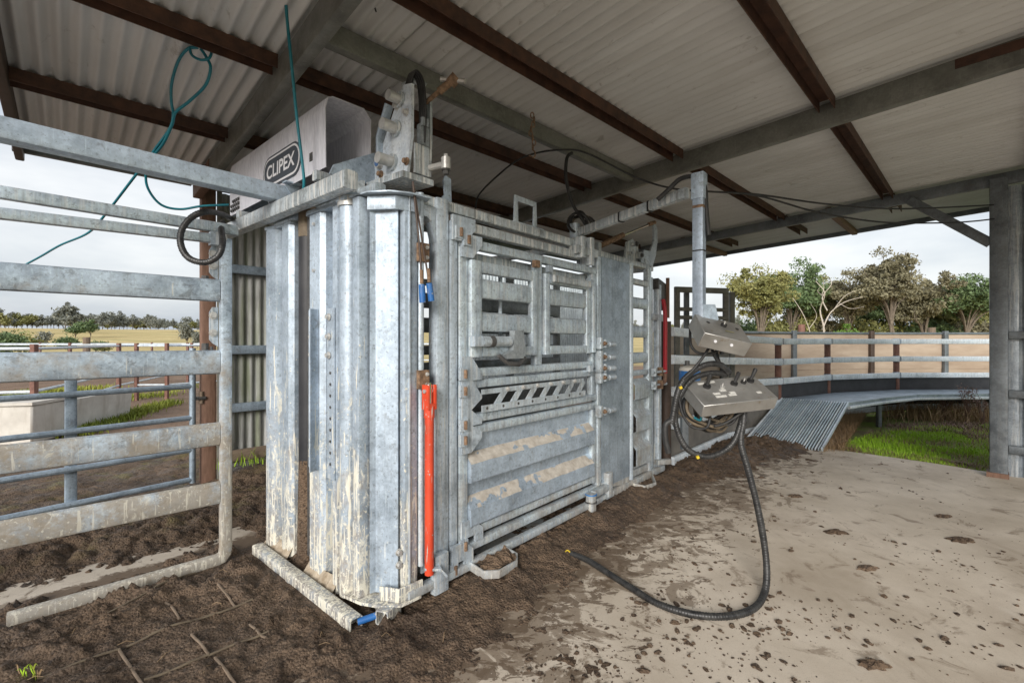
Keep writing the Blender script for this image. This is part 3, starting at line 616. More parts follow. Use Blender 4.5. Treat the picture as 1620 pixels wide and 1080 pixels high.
# outer gate frame
def frame_part(name): return name
og = hb(.437, 1.64, 1.895, 1.95, -.005, .055); og.build('gate_header', G_STREAK, cc)
def corner_plate(name, pts, v0, v1, mat, parent): return MB().prism(pts, v0, v1, uz).build(name, mat, parent, recalc=True)
corner_plate('header_knuckle', [(.385,1.96),(.545,1.96),(.545,1.90),(.50,1.86),(.445,1.86),(.445,1.83),(.385,1.83)], -.055, -.034, G_POST, cc)

# gate frame (carries the two upper doors, the louvre and the lower drop gate)
ug = hb(.447, 1.84, 1.808, 1.86, -.01, .05).build('upper_gate', G_GATE, cc)
def sub(name, mb, mat=None, par=None): return mb.build(name, mat or G_GATE, par or ug, 35)
sub('stile', vb_(1.10, 1.807, .447, .511, -.01, .05, .010))
sub('stile', vb_(1.152, 1.807, 1.104, 1.170, -.01, .05, .010))
sub('stile', vb_(1.10, 1.807, 1.782, 1.838, -.01, .05, .010))
sub('rail', hb(.512, 1.781, 1.104, 1.152, -.01, .05))
corner_plate('corner_plate', [(.45,1.875),(.60,1.875),(.60,1.83),(.53,1.75),(.45,1.75)], -.052, -.036, G_POST, ug)
corner_plate('corner_plate', [(.45,1.22),(.52,1.22),(.60,1.12),(.60,1.09),(.45,1.09)], -.052, -.036, G_POST, ug)
def updoor(u0, u1, z0, z1, name):
    d = vb_(z0, z1, u0, u0+.085 if u0 < 1 else u0+.055, -.035, .045, .012).build(name, G_GATE, cc)
    sub('stile', vb_(z0, z1, u1-.06, u1, -.035, .045, .014), None, d)
    a = u0 + (.085 if u0 < 1 else .055); b = u1 - .06
    sub('rail', hb(a, b, z1-.065, z1, -.035, .045, .01), None, d); sub('rail', hb(a, b, z0, z0+.058, -.035, .045, .01), None, d)
    for c0, c1 in ((1.537, 1.648), (1.352, 1.460)): sub('rail', hb(a, b, c0, c1, -.030, .04, .018), None, d)
    return d
d1 = updoor(.515, 1.098, 1.215, 1.742, 'upper_door'); d2 = updoor(1.176, 1.735, 1.215, 1.742, 'upper_door')
hb(1.236, 1.68, 1.69, 1.735, -.075, .03).build('upper_rail', G_STREAK, cc)
MB().sweep([(1.70,-.05,1.742),(1.745,-.05,1.735),(1.765,-.05,1.70),(1.765,-.05,1.22)], rrect(.045,.04,.012), (0,1,0)).build('door_bow', G_GATE, d2)
for u, z in ((1.06,1.79),(1.20,1.775),(1.70,1.10)): MB().box(u, u+.045, -.066, -.036, z-.022, z+.022).build('hinge_lug', RUSTY if u < 1.1 else G_POST, ug)
for u, z in ((.40,1.875),(.455,1.845),(.43,1.13),(.43,1.04),(.43,.86),(.43,.78),(.43,.22),(.36,.12)): 
    h_ = MB().box(u, u+.055, -.062, -.045, z-.035, z+.03).build('hinge_lug', G_POST, cc)
    MB().cyl((u+.032, -.066, z-.025), (u+.032, -.066, z+.02), .010, 8).build('hinge_pin', RUSTY, h_)
hb(.515, 1.84, 1.742, 1.803, .05, .05).build('inner_header', G_STREAK, cc)
# latch with its grip on the left upper door
lt = MB().rhs((.50,-.075,1.30), (.565,-.075,1.30), .05, .055).build('door_latch', G_POST, cc)
MB().cyl((.57,-.075,1.30), (.80,-.075,1.30), .030, 14).build('barrel', G_DIRTY, lt)
MB().cyl((.625,-.075,1.30), (.66,-.075,1.30), .0335, 14).build('dark_band', DARKST, lt)
MB().prism([(.82,1.365),(.90,1.365),(.925,1.23),(.90,1.20),(.76,1.20),(.745,1.225),(.81,1.25)], -.10, -.06, uz).build('bracket', G_DARK, lt, recalc=True)
MB().sweep([(.70,-.085,1.22),(.76,-.095,1.175),(.86,-.095,1.165),(.93,-.085,1.20)], circ(.014,8)).build('spring_strap', DARKST, lt)
MB().cyl((.835,.03,1.20),(.835,.03,1.70), .012, 8).build('drop_rod', G_POST, lt)
tx = None

# louvre strip
lg = hb(.512, 1.84, 1.042, 1.09, -.01, .05).build('louvre_gate', G_GATE, cc)
sub('rail', hb(.512, 1.84, .853, .902, -.01, .05), None, lg); sub('stile', vb_(.853, 1.09, .447, .511, -.01, .05, .01), None, lg); sub('stile', vb_(.903, 1.041, 1.78, 1.838, -.01, .05, .01), None, lg)
MB().box(.60, 1.64, -.052, -.044, 1.006, 1.034).build('louvre_strip', G_DIRTY, lg); MB().box(.595, 1.65, -.060, -.050, .908, .946).build('louvre_strip', G_DIRTY, lg)
for k in range(7):
    u = .70 + k*.142; MB().prism([(u,.946),(u+.055,.946),(u+.115,1.008),(u+.06,1.008)], -.050, -.043, uz).build('louvre_blade', G_DIRTY, lg, recalc=True)
    if k < 6: MB().hexbolt((u+.11, -.052, 1.022), (0,-1,0), .010, .010).build('bolt', STEEL, lg)
for k in range(8): MB().cyl((.63+k*.135, -.061, .928), (.63+k*.135, -.0605, .928), .009, 8).build('bolt_hole', DARKST, lg)
corner_plate('corner_plate', [(.45,1.10),(.52,1.10),(.60,1.0),(.60,.985),(.52,.93),(.60,.87),(.60,.845),(.45,.845)], -.050, -.036, G_POST, lg)

# lower drop gate with pressed ribs
dg = hb(.512, 1.84, .79, .838, -.01, .05).build('drop_gate', G_GATE, cc)
sub('stile', vb_(.236, .838, .447, .511, -.01, .05, .01), None, dg); sub('stile', vb_(.236, .789, 1.785, 1.84, -.01, .05, .01), None, dg)
sub('rail', hb(.512, 1.784, .236, .286, -.01, .05), None, dg)
line = [(.0,.289),(-.004,.296),(-.055,.300),(-.058,.306),(-.055,.392),(-.005,.452),(.0,.458),(.0,.530),(-.055,.536),(-.058,.542),(-.055,.636),(-.005,.690),(.0,.696),(.0,.788)]
mb = MB(); mb.prism(line + [(.02,.788),(.02,.289)], .513, 1.783, vz); mb.build('ribbed_panel', G_CLEAN, dg, 22, True)
corner_plate('corner_plate', [(.45,.85),(.52,.85),(.60,.80),(.60,.77),(.52,.70),(.45,.70)], -.050, -.036, G_POST, dg)
corner_plate('corner_plate', [(.45,.34),(.53,.34),(.61,.27),(.61,.21),(.55,.21),(.55,.25),(.45,.25)], -.050, -.036, G_POST, dg)
for zA, zB in ((.392,.452), (.636,.690)):      # dusty soil lying on the rib ledges
    mb = MB(); vs = []; n = 90; m = 6
    for i in range(n+1):
        u = .515 + 1.265*i/n
        for k in range(m):
            t = k/(m-1); q = float(fbm(np.array([u*1.0+zA*40]), np.array([t*.08+3.]), 9, 4, 5, .6)[0]); vs.append((u, -.055+.05*t, zA+(zB-zA)*t + .0012 + .012*q))
    mb.add(vs, [(i*m+k, i*m+k+1, i*m+m+1+k, i*m+m+k) for i in range(n) for k in range(m-1)])
    mb.build('soil_ledge', plain('dry_tan_soil', (.34,.30,.25), (.55,.51,.45), 22, .95, 0, .5), dg, 50, True)
# base rails
hb(.44, 1.98, .161, .208, -.015, .05).build('sill_rail', G_GATE, cc)
hb(.10, 2.05, .080, .124, -.05, .045).build('base_rail', G_GATE, cc)
hb(2.06, 3.08, .060, .118, -.03, .045).build('base_rail', G_DIRTY, cc)
corner_plate('sill_knuckle', [(.37,.24),(.46,.24),(.52,.19),(.52,.10),(.46,.10),(.46,.15),(.37,.15)], -.065, -.046, G_POST, cc)
MB().rhs((.29,-.06,.05), (.29,-.06,.24), .04, .09, up=(1,0,0)).build('foot_bracket', G_POST, cc)
MB().sweep([(.20,-.055,.20),(.26,-.10,.19),(.29,-.10,.15)], rrect(.05,.012,.003), (0,0,1)).build('ram_bracket', G_POST, cc)
mb = MB(); mb.sweep([(.50,-.06,.10),(.50,-.16,.085),(.56,-.215,.085),(.70,-.215,.085),(.765,-.16,.085),(.765,-.06,.10)], rrect(.012,.045,.003)); st_ = mb.build('step_strap', G_DIRTY, cc)
mb = MB(); vs = []; fs = []
for i in range(12):
    for j in range(7): vs.append((.505+.255*i/11, -.055-.15*j/6*(1 if 1 < i < 10 else .7), .10+.03*rnd.random()-.012*(j > 4)))
mb.add(vs, [(i*7+j, i*7+j+1, i*7+8+j, i*7+7+j) for i in range(11) for j in range(6)]); mb.build('soil_heap', MUD, st_, 0, True)
mb = MB(); mb.sweep([(2.42,-.04,.07),(2.45,-.14,.06),(2.60,-.17,.06),(2.78,-.05,.09)], rrect(.012,.05,.003)); mb.build('step_strap', G_DIRTY, cc)
# pivot block of the lower gate
mb = MB(); mb.rhs((1.70,-.075,.01), (1.70,-.075,.19), .06, .06, up=(1,0,0)); pb_ = mb.build('pivot_block', G_DIRTY, cc)
MB().rhs((1.73,-.075,.175), (1.96,-.06,.175), .04, .05).build('pivot_arm', G_GATE, pb_); MB().rhs((1.985,-.055,.10), (1.985,-.055,.28), .05, .07, up=(1,0,0)).build('pivot_post', G_DIRTY, pb_)
for z in (.13, .185): MB().cyl((1.70,-.075,z-.003), (1.70,-.075,z+.003), .0435, 14).build('joint_ring', BLUE if z > .15 else DARKST, pb_)
# red ram
rm = MB().cyl((.213,-.075,.17), (.213,-.075,.98), .0225, 16).build('red_ram', RED, cc)
MB().cyl((.213,-.075,.93),(.213,-.075,.985), .0265, 16).build('gland', RED, rm)
mb = MB(); mb.box(.188,.197,-.10,-.05,.97,1.09); mb.box(.229,.238,-.10,-.05,.97,1.09); mb.box(.1972,.2288,-.10,-.05,.985,1.0); mb.build('clevis', RED, rm)
MB().cyl((.18,-.075,1.06),(.246,-.075,1.06), .010, 10).build('pin', STEEL, rm)
MB().cyl((.213,-.075,1.0),(.213,-.075,1.10), .014, 10).build('rod', CHROME, rm)
# blue handles on twin cables
for k, (dx, dv, z) in enumerate(((0,0,1.52),(.045,-.01,1.53))):
    h_ = MB().cyl((.165+dx,-.085+dv,z-.035), (.160+dx*.8,-.085+dv,z+.05), .0155, 12).build('pull_handle', BLUE, cc)
    MB().tube(smooth_path([(.16+dx*.8,-.085+dv,z+.055),(.15+dx*.5,-.08,1.75),(.13,-.055,2.06)], 6), .005, 6).build('pull_cable', BROWN_D, h_)
    MB().cyl((.160+dx*.8,-.085+dv,z+.055),(.158+dx*.75,-.085+dv,z+.12), .009, 8).build('spring', RUSTY, h_)

# --- sliding panel and rear section
sp = MB().fold([(1.925,.02),(1.925,-.035),(2.385,-.035),(2.395,-.02),(2.395,.02)], .16, 1.955, lambda u, v, d: (u, v, d), .005).build('side_sheet', galv('galvanised_flat_sheet', (.40,.44,.48), (.52,.56,.60), .5, splat=.25, splat_top=.5), cc, 25, True)
MB().prism([(1.93,.16),(2.38,.16),(2.38,.10)], -.034, -.030, uz).build('lower_lip', G_DIRTY, sp, recalc=True)
MB().cyl((2.43,-.015,.12), (2.43,-.015,1.97), .028, 14).build('slide_pipe', G_BRIGHT, cc)
vb_(.12, 1.95, 1.855, 1.915, -.01, .06).build('side_post', G_GATE, cc)
for z in (1.285, 1.185, 1.10, 1.03, .775):
    l_ = MB().cyl((1.79,-.085,z), (2.02,-.085,z-.01), .014, 10).build('slam_latch', G_DIRTY, cc)
    mb = MB(); mb.rhs((1.815,-.075,z-.04), (1.815,-.075,z+.045), .05, .035, up=(1,0,0)); mb.rhs((1.88,-.075,z-.03), (1.88,-.075,z+.03), .05, .03, up=(1,0,0)); mb.build('clamp', G_DIRTY, l_)
    mb = MB(); mb.cyl((1.94,-.085,z-.006), (2.03,-.085,z-.008), .021, 12); mb.build('grip', G_POST, l_); MB().hexbolt((1.85,-.10,z), (0,-1,0), .012, .014).build('bolt', RUSTY, l_)
for z0, z1 in ((1.59,1.69),(1.335,1.438),(1.108,1.204)): hb(2.475, 2.772, z0, z1, .0, .045, .02).build('rear_rail', G_GATE, cc)
hb(2.475, 2.772, 1.80, 1.85, .0, .05).build('rear_rail', G_STREAK, cc); hb(2.475, 2.772, 1.0, 1.045, .0, .05).build('rear_rail', G_DIRTY, cc)
line = [(.0,.20),(-.05,.22),(-.05,.36),(.0,.42),(.0,.50),(-.05,.52),(-.05,.64),(.0,.70),(.0,.78),(-.04,.80),(-.04,.92),(.0,.97)]
mb = MB(); mb.fold(line, 2.475, 2.772, vz, .004); mb.build('rear_ribbed_panel', G_DIRTY, cc, 22, True)
hb(2.475, 2.772, .125, .185, .0, .05).build('rear_rail', G_DIRTY, cc)
vb_(.06, 1.98, 2.775, 2.835, .0, .06).build('rear_post', G_GATE, cc); vb_(.06, 1.90, 2.87, 2.925, .02, .05).build('rear_post', G_BRIGHT, cc); vb_(.06, 1.84, 2.99, 3.06, .0, .06).build('rear_post', G_POST, cc)
for z in (1.02, .90):
    l_ = MB().cyl((2.74,-.08,z), (3.04,-.08,z), .013, 10).build('slam_latch', G_DIRTY, cc); MB().rhs((2.79,-.07,z-.035),(2.79,-.07,z+.035), .05,.035, up=(1,0,0)).build('clamp', G_DIRTY, l_); MB().rhs((2.93,-.07,z-.04),(2.93,-.07,z+.04), .05,.03, up=(1,0,0)).build('clamp', RUSTY, l_)
MB().rhs((2.95,-.02,.16),(3.08,-.10,.16), .05, .05).build('tail_stub', G_DIRTY, cc)
hd = MB().sweep(smooth_path([(3.03,-.055,1.70),(3.03,-.075,1.55),(3.03,-.075,1.2),(3.03,-.075,1.0)], 5), circ(.020,10), (1,0,0)).build('red_lever', DKRED, cc)
MB().sweep(smooth_path([(3.03,-.075,1.0),(3.02,-.075,.93),(2.97,-.075,.905),(2.80,-.075,.89)], 5), circ(.0195,10)).build('lever_tail', BROWN, hd)
# rear gate gear above the tail
q = [(3.06,2.02)]; arc = [(3.33+.0*k, 0) for k in range(1)]
mb = MB(); mb.prism([(2.55,2.03),(2.60,2.20),(2.72,2.245),(2.82,2.19),(2.86,2.10),(2.86,2.03)], .10, .115, uz); rg = mb.build('rear_gear_plate', G_STREAK, cc, recalc=True)
fanp = [(2.80,2.04),(2.90,2.02),(2.98,1.95),(3.05,2.02),(3.13,2.15),(3.17,2.30),(3.16,2.42),(3.11,2.47),(3.075,2.45),(3.09,2.36),(3.07,2.25),(3.0,2.17),(2.86,2.16)]
MB().prism(fanp, .06, .078, uz).build('swing_arm', galv('galvanised_mottled', (.42,.43,.44), (.66,.67,.68), .35, wear=.4), rg, recalc=True)
for u, z, r_ in ((2.80,2.10,.032),(2.70,2.19,.02),(2.90,2.06,.024),(2.63,2.10,.015)): MB().cyl((u,.055,z),(u,.12,z), r_, 12).build('boss', G_STREAK, rg)
for u, z in ((2.80,2.10),(2.70,2.19)): MB().hexbolt((u,.055,z),(0,-1,0), .017, .014).build('bolt', DARKST, rg)
rr = MB().cyl((2.30,.2,2.13),(2.62,.15,2.27), .026, 12).build('gate_ram', RUSTY, cc)
MB().cyl((2.62,.15,2.27),(3.05,.08,2.445), .011, 10).build('rod', CHROME, rr); MB().cyl((3.02,.085,2.435),(3.12,.07,2.47), .02, 10).build('rod_eye', RUSTY, rr); MB().rhs((2.27,.2,2.02),(2.27,.2,2.15),.04,.05,up=(1,0,0)).build('ram_foot', G_STREAK, rr)
mb = MB(); mb.prism([(2.98,1.90),(3.16,1.86),(3.17,1.66),(3.13,1.60),(3.10,1.60),(3.05,1.78),(2.98,1.80)], -.03, .03, uz); mb.build('tail_casting', DARKST, cc, recalc=True)
hb(2.86, 3.14, 1.50, 1.56, .0, .05).build('tail_bracket', G_DIRTY, cc)
vb_(1.53, 1.92, 3.16, 3.19, -.04, .03).build('tail_strip', BROWN, cc)

# --- top of the bail: beam, cover box with badge, ram tower
MB().rhs((-.10,1.80,2.065), (-.10,.10,2.045), .07, .085).build('head_beam', G_STREAK, cc)
MB().rhs((.08,1.35,2.06), (.08,.14,2.05), .06, .07).build('head_beam', G_DIRTY, cc)
MB().rhs((-.0,1.72,2.12), (-.0,.33,2.12), .05, .05).build('slide_rail', DARKST, cc)
for v in (.42, .9, 1.5): MB().rhs((-.12,v,2.135), (.22,v,2.135), .05, .05).build('cover_bearer', G_STREAK, cc)
mb = MB()      # folded cover: front, top, back; open at its end
mb.fold([(-.055,2.195),(-.058,2.50),(-.045,2.555),(-.02,2.57),(.16,2.575),(.20,2.53),(.20,2.20)], .425, 1.835, lambda u, z, d: (u, d, z), .004)
bx = mb.build('cover_box', plain('brushed_cover_sheet', (.62,.62,.68), (.84,.84,.89), 10, .42, .2, .05, 60, (6,6,1.2)), cc, 25, True)
MB().prism([(-.053,2.20),(-.053,2.50),(-.04,2.55),(-.02,2.565),(.16,2.57),(.195,2.53),(.195,2.20)], 1.828, 1.834, lambda u, z, d: (u, d, z)).build('end_plate', G_CLEAN, bx, recalc=True)
mb = MB(); mb.prism([(-.02,2.50),(.10,2.47),(.17,2.43),(.19,2.40),(.12,2.40),(.0,2.42)], .30, .305, lambda u, z, d: (u, d, z)); 
def pill(cx, cz, hw, hh, d0, d1, n=10):
    pts = []
    for s0, a0 in ((1, -90), (-1, 90)):
        for k in range(n+1):
            a = R(a0 + 180*k/n); pts.append((cx + s0*(hw-hh) + hh*math.cos(a), cz + hh*math.sin(a)))
    return MB().prism(pts, d0, d1, lambda v, z, d: (d, v, z))
BV, BZ = .955, 2.33
bg = pill(BV, BZ, .262, .096, -.066, -.0605).build('maker_badge', SIGN_D, bx, recalc=True)
pill(BV, BZ, .250, .085, -.0675, -.0662).build('badge_rim', SIGN_W, bg, recalc=True)
pill(BV, BZ, .238, .073, -.0690, -.0677).build('badge_field', SIGN_D, bg, recalc=True)
def text_mesh(s, size, mat, name, parent, origin, xdir, ydir, ext=.001, shear=0.0, off=.0, width=None):
    cu = bpy.data.curves.new('t', 'FONT'); cu.body = s; cu.size = 1; cu.extrude = 0; cu.offset = off; cu.shear = shear; cu.align_x = 'CENTER'; cu.align_y = 'CENTER'
    to = bpy.data.objects.new('t', cu); C.objects.link(to); bpy.context.view_layer.update()
    me = bpy.data.meshes.new_from_object(to.evaluated_get(bpy.context.evaluated_depsgraph_get())); bpy.data.objects.remove(to)
    co_ = np.array([v.co[:] for v in me.vertices]); w0 = np.ptp(co_[:,0]); h0 = np.ptp(co_[:,1]); cx, cy = (co_[:,0].max()+co_[:,0].min())/2, (co_[:,1].max()+co_[:,1].min())/2
    sx = (width or size*w0/h0)/w0; sy = size/h0; X = Vector(xdir); Y = Vector(ydir); N = X.cross(Y).normalized()
    for v in me.vertices: v.co = Vector(origin) + X*((v.co.x-cx)*sx) + Y*((v.co.y-cy)*sy) + N*ext
    return link(name, me, mat, parent, 0, False)
text_mesh('CLIPEX', .082, SIGN_W, 'lettering', bg, (-.0695, BV, BZ), (0,-1,0), (0,0,1), .0008, .05, .022, .39)
for k in range(14):   # fixing clips at the left foot of the cover
    MB().hexbolt((-.058, 1.66 + (k % 5)*.034, 2.225 + (k//5)*.03), (-1,0,0), .010, .008).build('rivet', DARKST, bx)
MB().box(-.062,-.0585, .565,.60, 2.265,2.31).build('stamp_plate', DARKST, bx)

tw = MB().prism([(.30,2.135),(.02,2.125),(-.015,2.30),(-.018,2.55),(.045,2.565),(.085,2.53),(.215,2.34),(.31,2.22)], .150, .166, lambda v, z, d: (d, v, z)).build('ram_tower', galv('galvanised_white_plate', (.76,.77,.80), (.88,.89,.91), .15, splat=.2, splat_top=2.4), cc, recalc=True)
MB().prism([(.12,2.14),(-.01,2.13),(-.02,2.30),(-.02,2.52),(.03,2.53),(.06,2.3)], .262, .276, lambda v, z, d: (d, v, z)).build('tower_cheek', G_STREAK, tw, recalc=True)
MB().box(.17,.258, -.018,-.008, 2.125, 2.27).build('tower_side', G_STREAK, tw)
MB().prism([(.31,2.10),(-.02,2.085),(-.02,2.115),(.30,2.128)], .10, .285, lambda v, z, d: (d, v, z)).build('tower_base', G_STREAK, tw, recalc=True)
MB().prism([(.15,2.12),(.15,2.30),(-.08,2.17),(-.10,2.12)], .30, .312, lambda u, z, d: (u, d, z)).build('web_plate', G_CLEAN, tw, recalc=True)
MB().rhs((-.02,.38,2.10),(.10,.33,2.10), .09, .07, hollow=True).build('stub_tube', G_STREAK, tw)
for v, z, r_, l_ in ((.075,2.50,.026,.07),(.105,2.365,.028,.085),(.135,2.205,.028,.09)):
    p_ = MB().cyl((.149,v,z),(.149-l_,v,z), r_, 14).build('pin', STEEL, tw); MB().cyl((.149,v,z),(.137,v,z), r_*1.5, 16).build('washer', G_STREAK, p_)
for v, z in ((.02,2.42),(.018,2.18),(.24,2.17),(.10,2.475),(.20,2.41)): MB().hexbolt((.150,v,z),(-1,0,0), .013, .018).build('bolt', RUSTY if z < 2.2 else STEEL, tw)
rb = MB().cyl((.149,.245,2.225),(.125,.245,2.225), .027, 16).build('capped_boss', STEEL, tw); MB().cyl((.124,.245,2.225),(.1225,.245,2.225), .019, 16).build('blue_ring', BLUE, rb)
mb = MB(); mb.sweep([(.14,.155,2.50),(.14,.19,2.44),(.14,.235,2.36),(.14,.235,2.24)], rrect(.02,.045,.005), (1,0,0)); mb.build('side_link', G_CLEAN, tw)
mb = MB(); mb.sweep([(.20,.09,2.53),(.19,.10,2.60),(.215,.03,2.61),(.235,-.01,2.57)], rrect(.04,.01,.003), (1,0,0)); mb.build('hose_guard', G_STREAK, tw)
for k, dv in enumerate((0, .014, -.014, .028)):
    MB().tube(smooth_path([(.22,-.012+dv,2.28),(.22,-.022+dv,2.42),(.215,-.012+dv,2.58),(.20,.03+dv,2.645),(.19,.06+dv,2.58)], 7), .0065, 7).build('hydraulic_line', BLACK, tw)
mb = MB(); mb.box(.195,.25,-.03,-.0,2.27,2.37); mb.cyl((.21,-.03,2.36),(.21,-.03,2.40),.012,8); mb.cyl((.235,-.03,2.36),(.235,-.03,2.40),.012,8); mb.build('valve_block', G_DARK, tw)
rod = MB().cyl((.25,.0,2.50),(.305,-.09,2.575), .012, 10).build('eye_rod', RUSTY, tw)
MB().cyl((.285,-.06,2.548),(.325,-.118,2.60), .019, 10).build('rod_sleeve', RUSTY, rod); MB().cyl((.297,-.062,2.615),(.353,-.18,2.585), .013, 8).build('eye_bolt', STEEL, rod); MB().cyl((.32,-.105,2.585),(.333,-.14,2.615), .028, 12).build('eye', RUSTY, rod)
pe = MB().cyl((.26,-.02,2.17),(.28,-.12,2.17), .016, 10).build('side_eye', STEEL, tw); MB().cyl((.28,-.12,2.145),(.28,-.12,2.20), .024, 12).build('eye', STEEL, pe); MB().hexbolt((.28,-.12,2.20),(0,0,1), .011,.014).build('bolt', STEEL, pe); MB().hexbolt((.28,-.12,2.145),(0,0,-1), .015,.02).build('bolt', DARKST, pe)
MB().prism([(.36,2.04),(.44,2.04),(.435,2.17),(.40,2.18),(.385,2.15),(.395,2.08)], .02, .032, uz).build('top_hook', G_CLEAN, cc, recalc=True)
mb = MB(); mb.sweep([(.98,.03,2.035),(.98,.03,2.20),(1.17,.03,2.20),(1.17,.03,2.035)], rrect(.045,.010,.002), (0,1,0)); mb.build('lifting_loop', G_BRIGHT, cc)
MB().rhs((.93,.03,2.042),(1.24,.03,2.042), .05,.01).build('loop_foot', G_BRIGHT, cc)
# --- control arm
K0 = (1.68,.02); K1 = (1.36,-.965)
av = MB().rhs((1.66,.04,1.93),(1.66,.04,2.17), .06,.06, up=(1,0,0)).build('control_arm', G_BRIGHT, cc)
MB().rhs((K0[0],K0[1],2.105),(1.385,-.89,2.135), .045,.06).build('boom', G_STREAK, av)
for t in (.42,.66): 
    p = Vector((K0[0]+(K1[0]-K0[0])*t, K0[1]+(K1[1]-K0[1])*t, 2.105+.03*t)); q_ = p + Vector((-.004,-.012,0)); MB().rhs(p, q_, .052,.068).build('cable_tie', BLACK, av)
hp = MB().rhs((1.36,-.965,1.36),(1.36,-.965,2.20), .056,.056, up=(1,0,0), r=.004).build('drop_post', galv('galvanised_blue_grey', (.40,.44,.50), (.54,.58,.64), .45), av)
MB().rhs((1.36,-.965,2.075),(1.36,-.965,2.215), .068,.068, up=(1,0,0), r=.005).build('post_sleeve', G_CLEAN, hp)
MB().rhs((1.36,-.965,2.025),(1.36,-.965,2.04), .060,.060, up=(1,0,0)).build('tape_band', RUSTY, hp); MB().rhs((1.36,-.965,1.79),(1.36,-.965,1.797), .060,.060, up=(1,0,0)).build('cable_tie', BLACK, hp)
mb = MB(); mb.rhs((1.60,-.03,1.90),(1.60,-.03,2.05), .10,.05, up=(1,0,0)); mb.rhs((1.72,-.03,1.86),(1.72,-.03,2.06), .10,.05, up=(1,0,0)); mb.rhs((1.54,-.03,1.955),(1.80,-.03,1.955), .09,.06); mb.build('boom_clamp', G_STREAK, av)
# --- control boxes on the drop post (world frame helper)
crush_inv = (Matrix.Translation(CO) @ Matrix.Rotation(CA, 4, 'Z')).inverted()
def lp(p): return crush_inv @ Vector(p)
def slab(name, A_, B_, D_, depth, mat, parent):      # top face A (origin), A->B, A->D; thickness away along the normal
    A_, B_, D_ = Vector(A_), Vector(B_), Vector(D_); e1 = B_-A_; e2 = D_-A_; e2 = e2 - e1*(e2.dot(e1)/e1.length_squared); n = e1.cross(e2).normalized()
    n = n if n.z > 0 else -n; pts = [A_, A_+e1, A_+e1+e2, A_+e2]; lo = [p - n*depth for p in pts]
    vs = [lp(p) for p in pts+lo]; mb = MB(); mb.add(vs, [(0,1,2,3),(7,6,5,4),(0,4,5,1),(1,5,6,2),(2,6,7,3),(3,7,4,0)])
    o = mb.build(name, mat, parent, 30, True); o.modifiers.new('b', 'BEVEL').width = .003; return o, (lambda s_, t_, h=0: A_ + e1*s_ + e2*t_ + n*h), n
def toggle(parent, P, n, tilt, r=.012, L=.05, mat=BLACK):
    P = Vector(P); n = Vector(n); d = (n + Vector(tilt)).normalized(); k_ = lp(P) ; kd = (crush_inv.to_3x3() @ d); kn = crush_inv.to_3x3() @ n
    b_ = MB().cyl(k_, k_ + kn*.012, r*1.35, 12).build('switch', mat, parent)
    if L > .03: MB().sweep([k_ + kn*.011, k_ + kd*L*.45, k_ + kd*L, k_ + kd*(L+.008)], circ(1,10), (1,0,0.1), scales=[r*.55,r*.62,r*.85,r*.5]).build('lever', mat, b_)
    else: MB().cyl(k_ + kn*.011, k_ + kd*L, r*.35, 8).build('lever', STEEL, b_)
Yb = 2.42
b1, f1, n1_ = slab('control_box', at(1099,496,Yb+.06), at(1115,526,Yb-.10), at(1166,507,Yb+.11), .085, BOXM, hp)
for s_, t_ in ((.35,.22),(.35,.85)): 
    p = f1(s_,t_,.0005); MB().cyl(lp(p), lp(p + n1_*.0015), .010, 12).build('knockout', BLACK, b1)
toggle(b1, f1(.35,.55), n1_, (0,.1,.3), .012, .028)
p = f1(.62,.52,.001); MB().rhs(lp(p), lp(p+(f1(.62,.7)-f1(.62,.52))), .014, .002).build('worn_label', plain('worn_label', (.20,.19,.08), (.3,.28,.12)), b1)
for k, (s_,t_) in enumerate(((1,.28),(1,.62))):
    p = f1(s_,t_,-.035) + Vector((0,-.002,0)); MB().cyl(lp(p), lp(p+Vector((0,-.004,-.001))), .008, 10).build('bolt', SIGN_W, b1)
b2, f2, n2_ = slab('control_box', at(1081,604,Yb+.10), at(1114,642,Yb-.08), at(1186,588,Yb+.20), .075, BOXM, hp)
toggle(b2, f2(.30,.24), n2_, (.25,.2,.6), .015, .065); toggle(b2, f2(.30,.62), n2_, (.45,.2,.6), .014, .065); toggle(b2, f2(.25,.99-.12), n2_, (.45,.2,.6), .014, .07)
toggle(b2, f2(.40,.42), n2_, (.1,.1,.4), .010, .028, STEEL); toggle(b2, f2(.28,.76), n2_, (.2,.1,.4), .011, .028)
for s_,t_,l_ in ((.12,.30,.10),(.50,.36,.08),(.60,.24,.09),(.72,.24,.14),(.70,.42,.10),(.72,.80,.06),(.15,.16,.09),(.62,.46,.07)):
    a_ = f2(s_,t_,.0012); b_ = f2(s_,t_+l_,.0012); MB().rhs(lp(a_), lp(b_), .016, .002, up=crush_inv.to_3x3() @ n2_).build('switch_label', LABELW, b2)
MB().prism([(-.045,1.50),(.045,1.50),(.07,1.42),(.02,1.36),(-.045,1.36)], -.004, .004, lambda a_, b_, d: (1.36+a_*.6, -.965-.05-a_*.5+d, b_)).build('box_lug', G_CLEAN, hp, recalc=True)

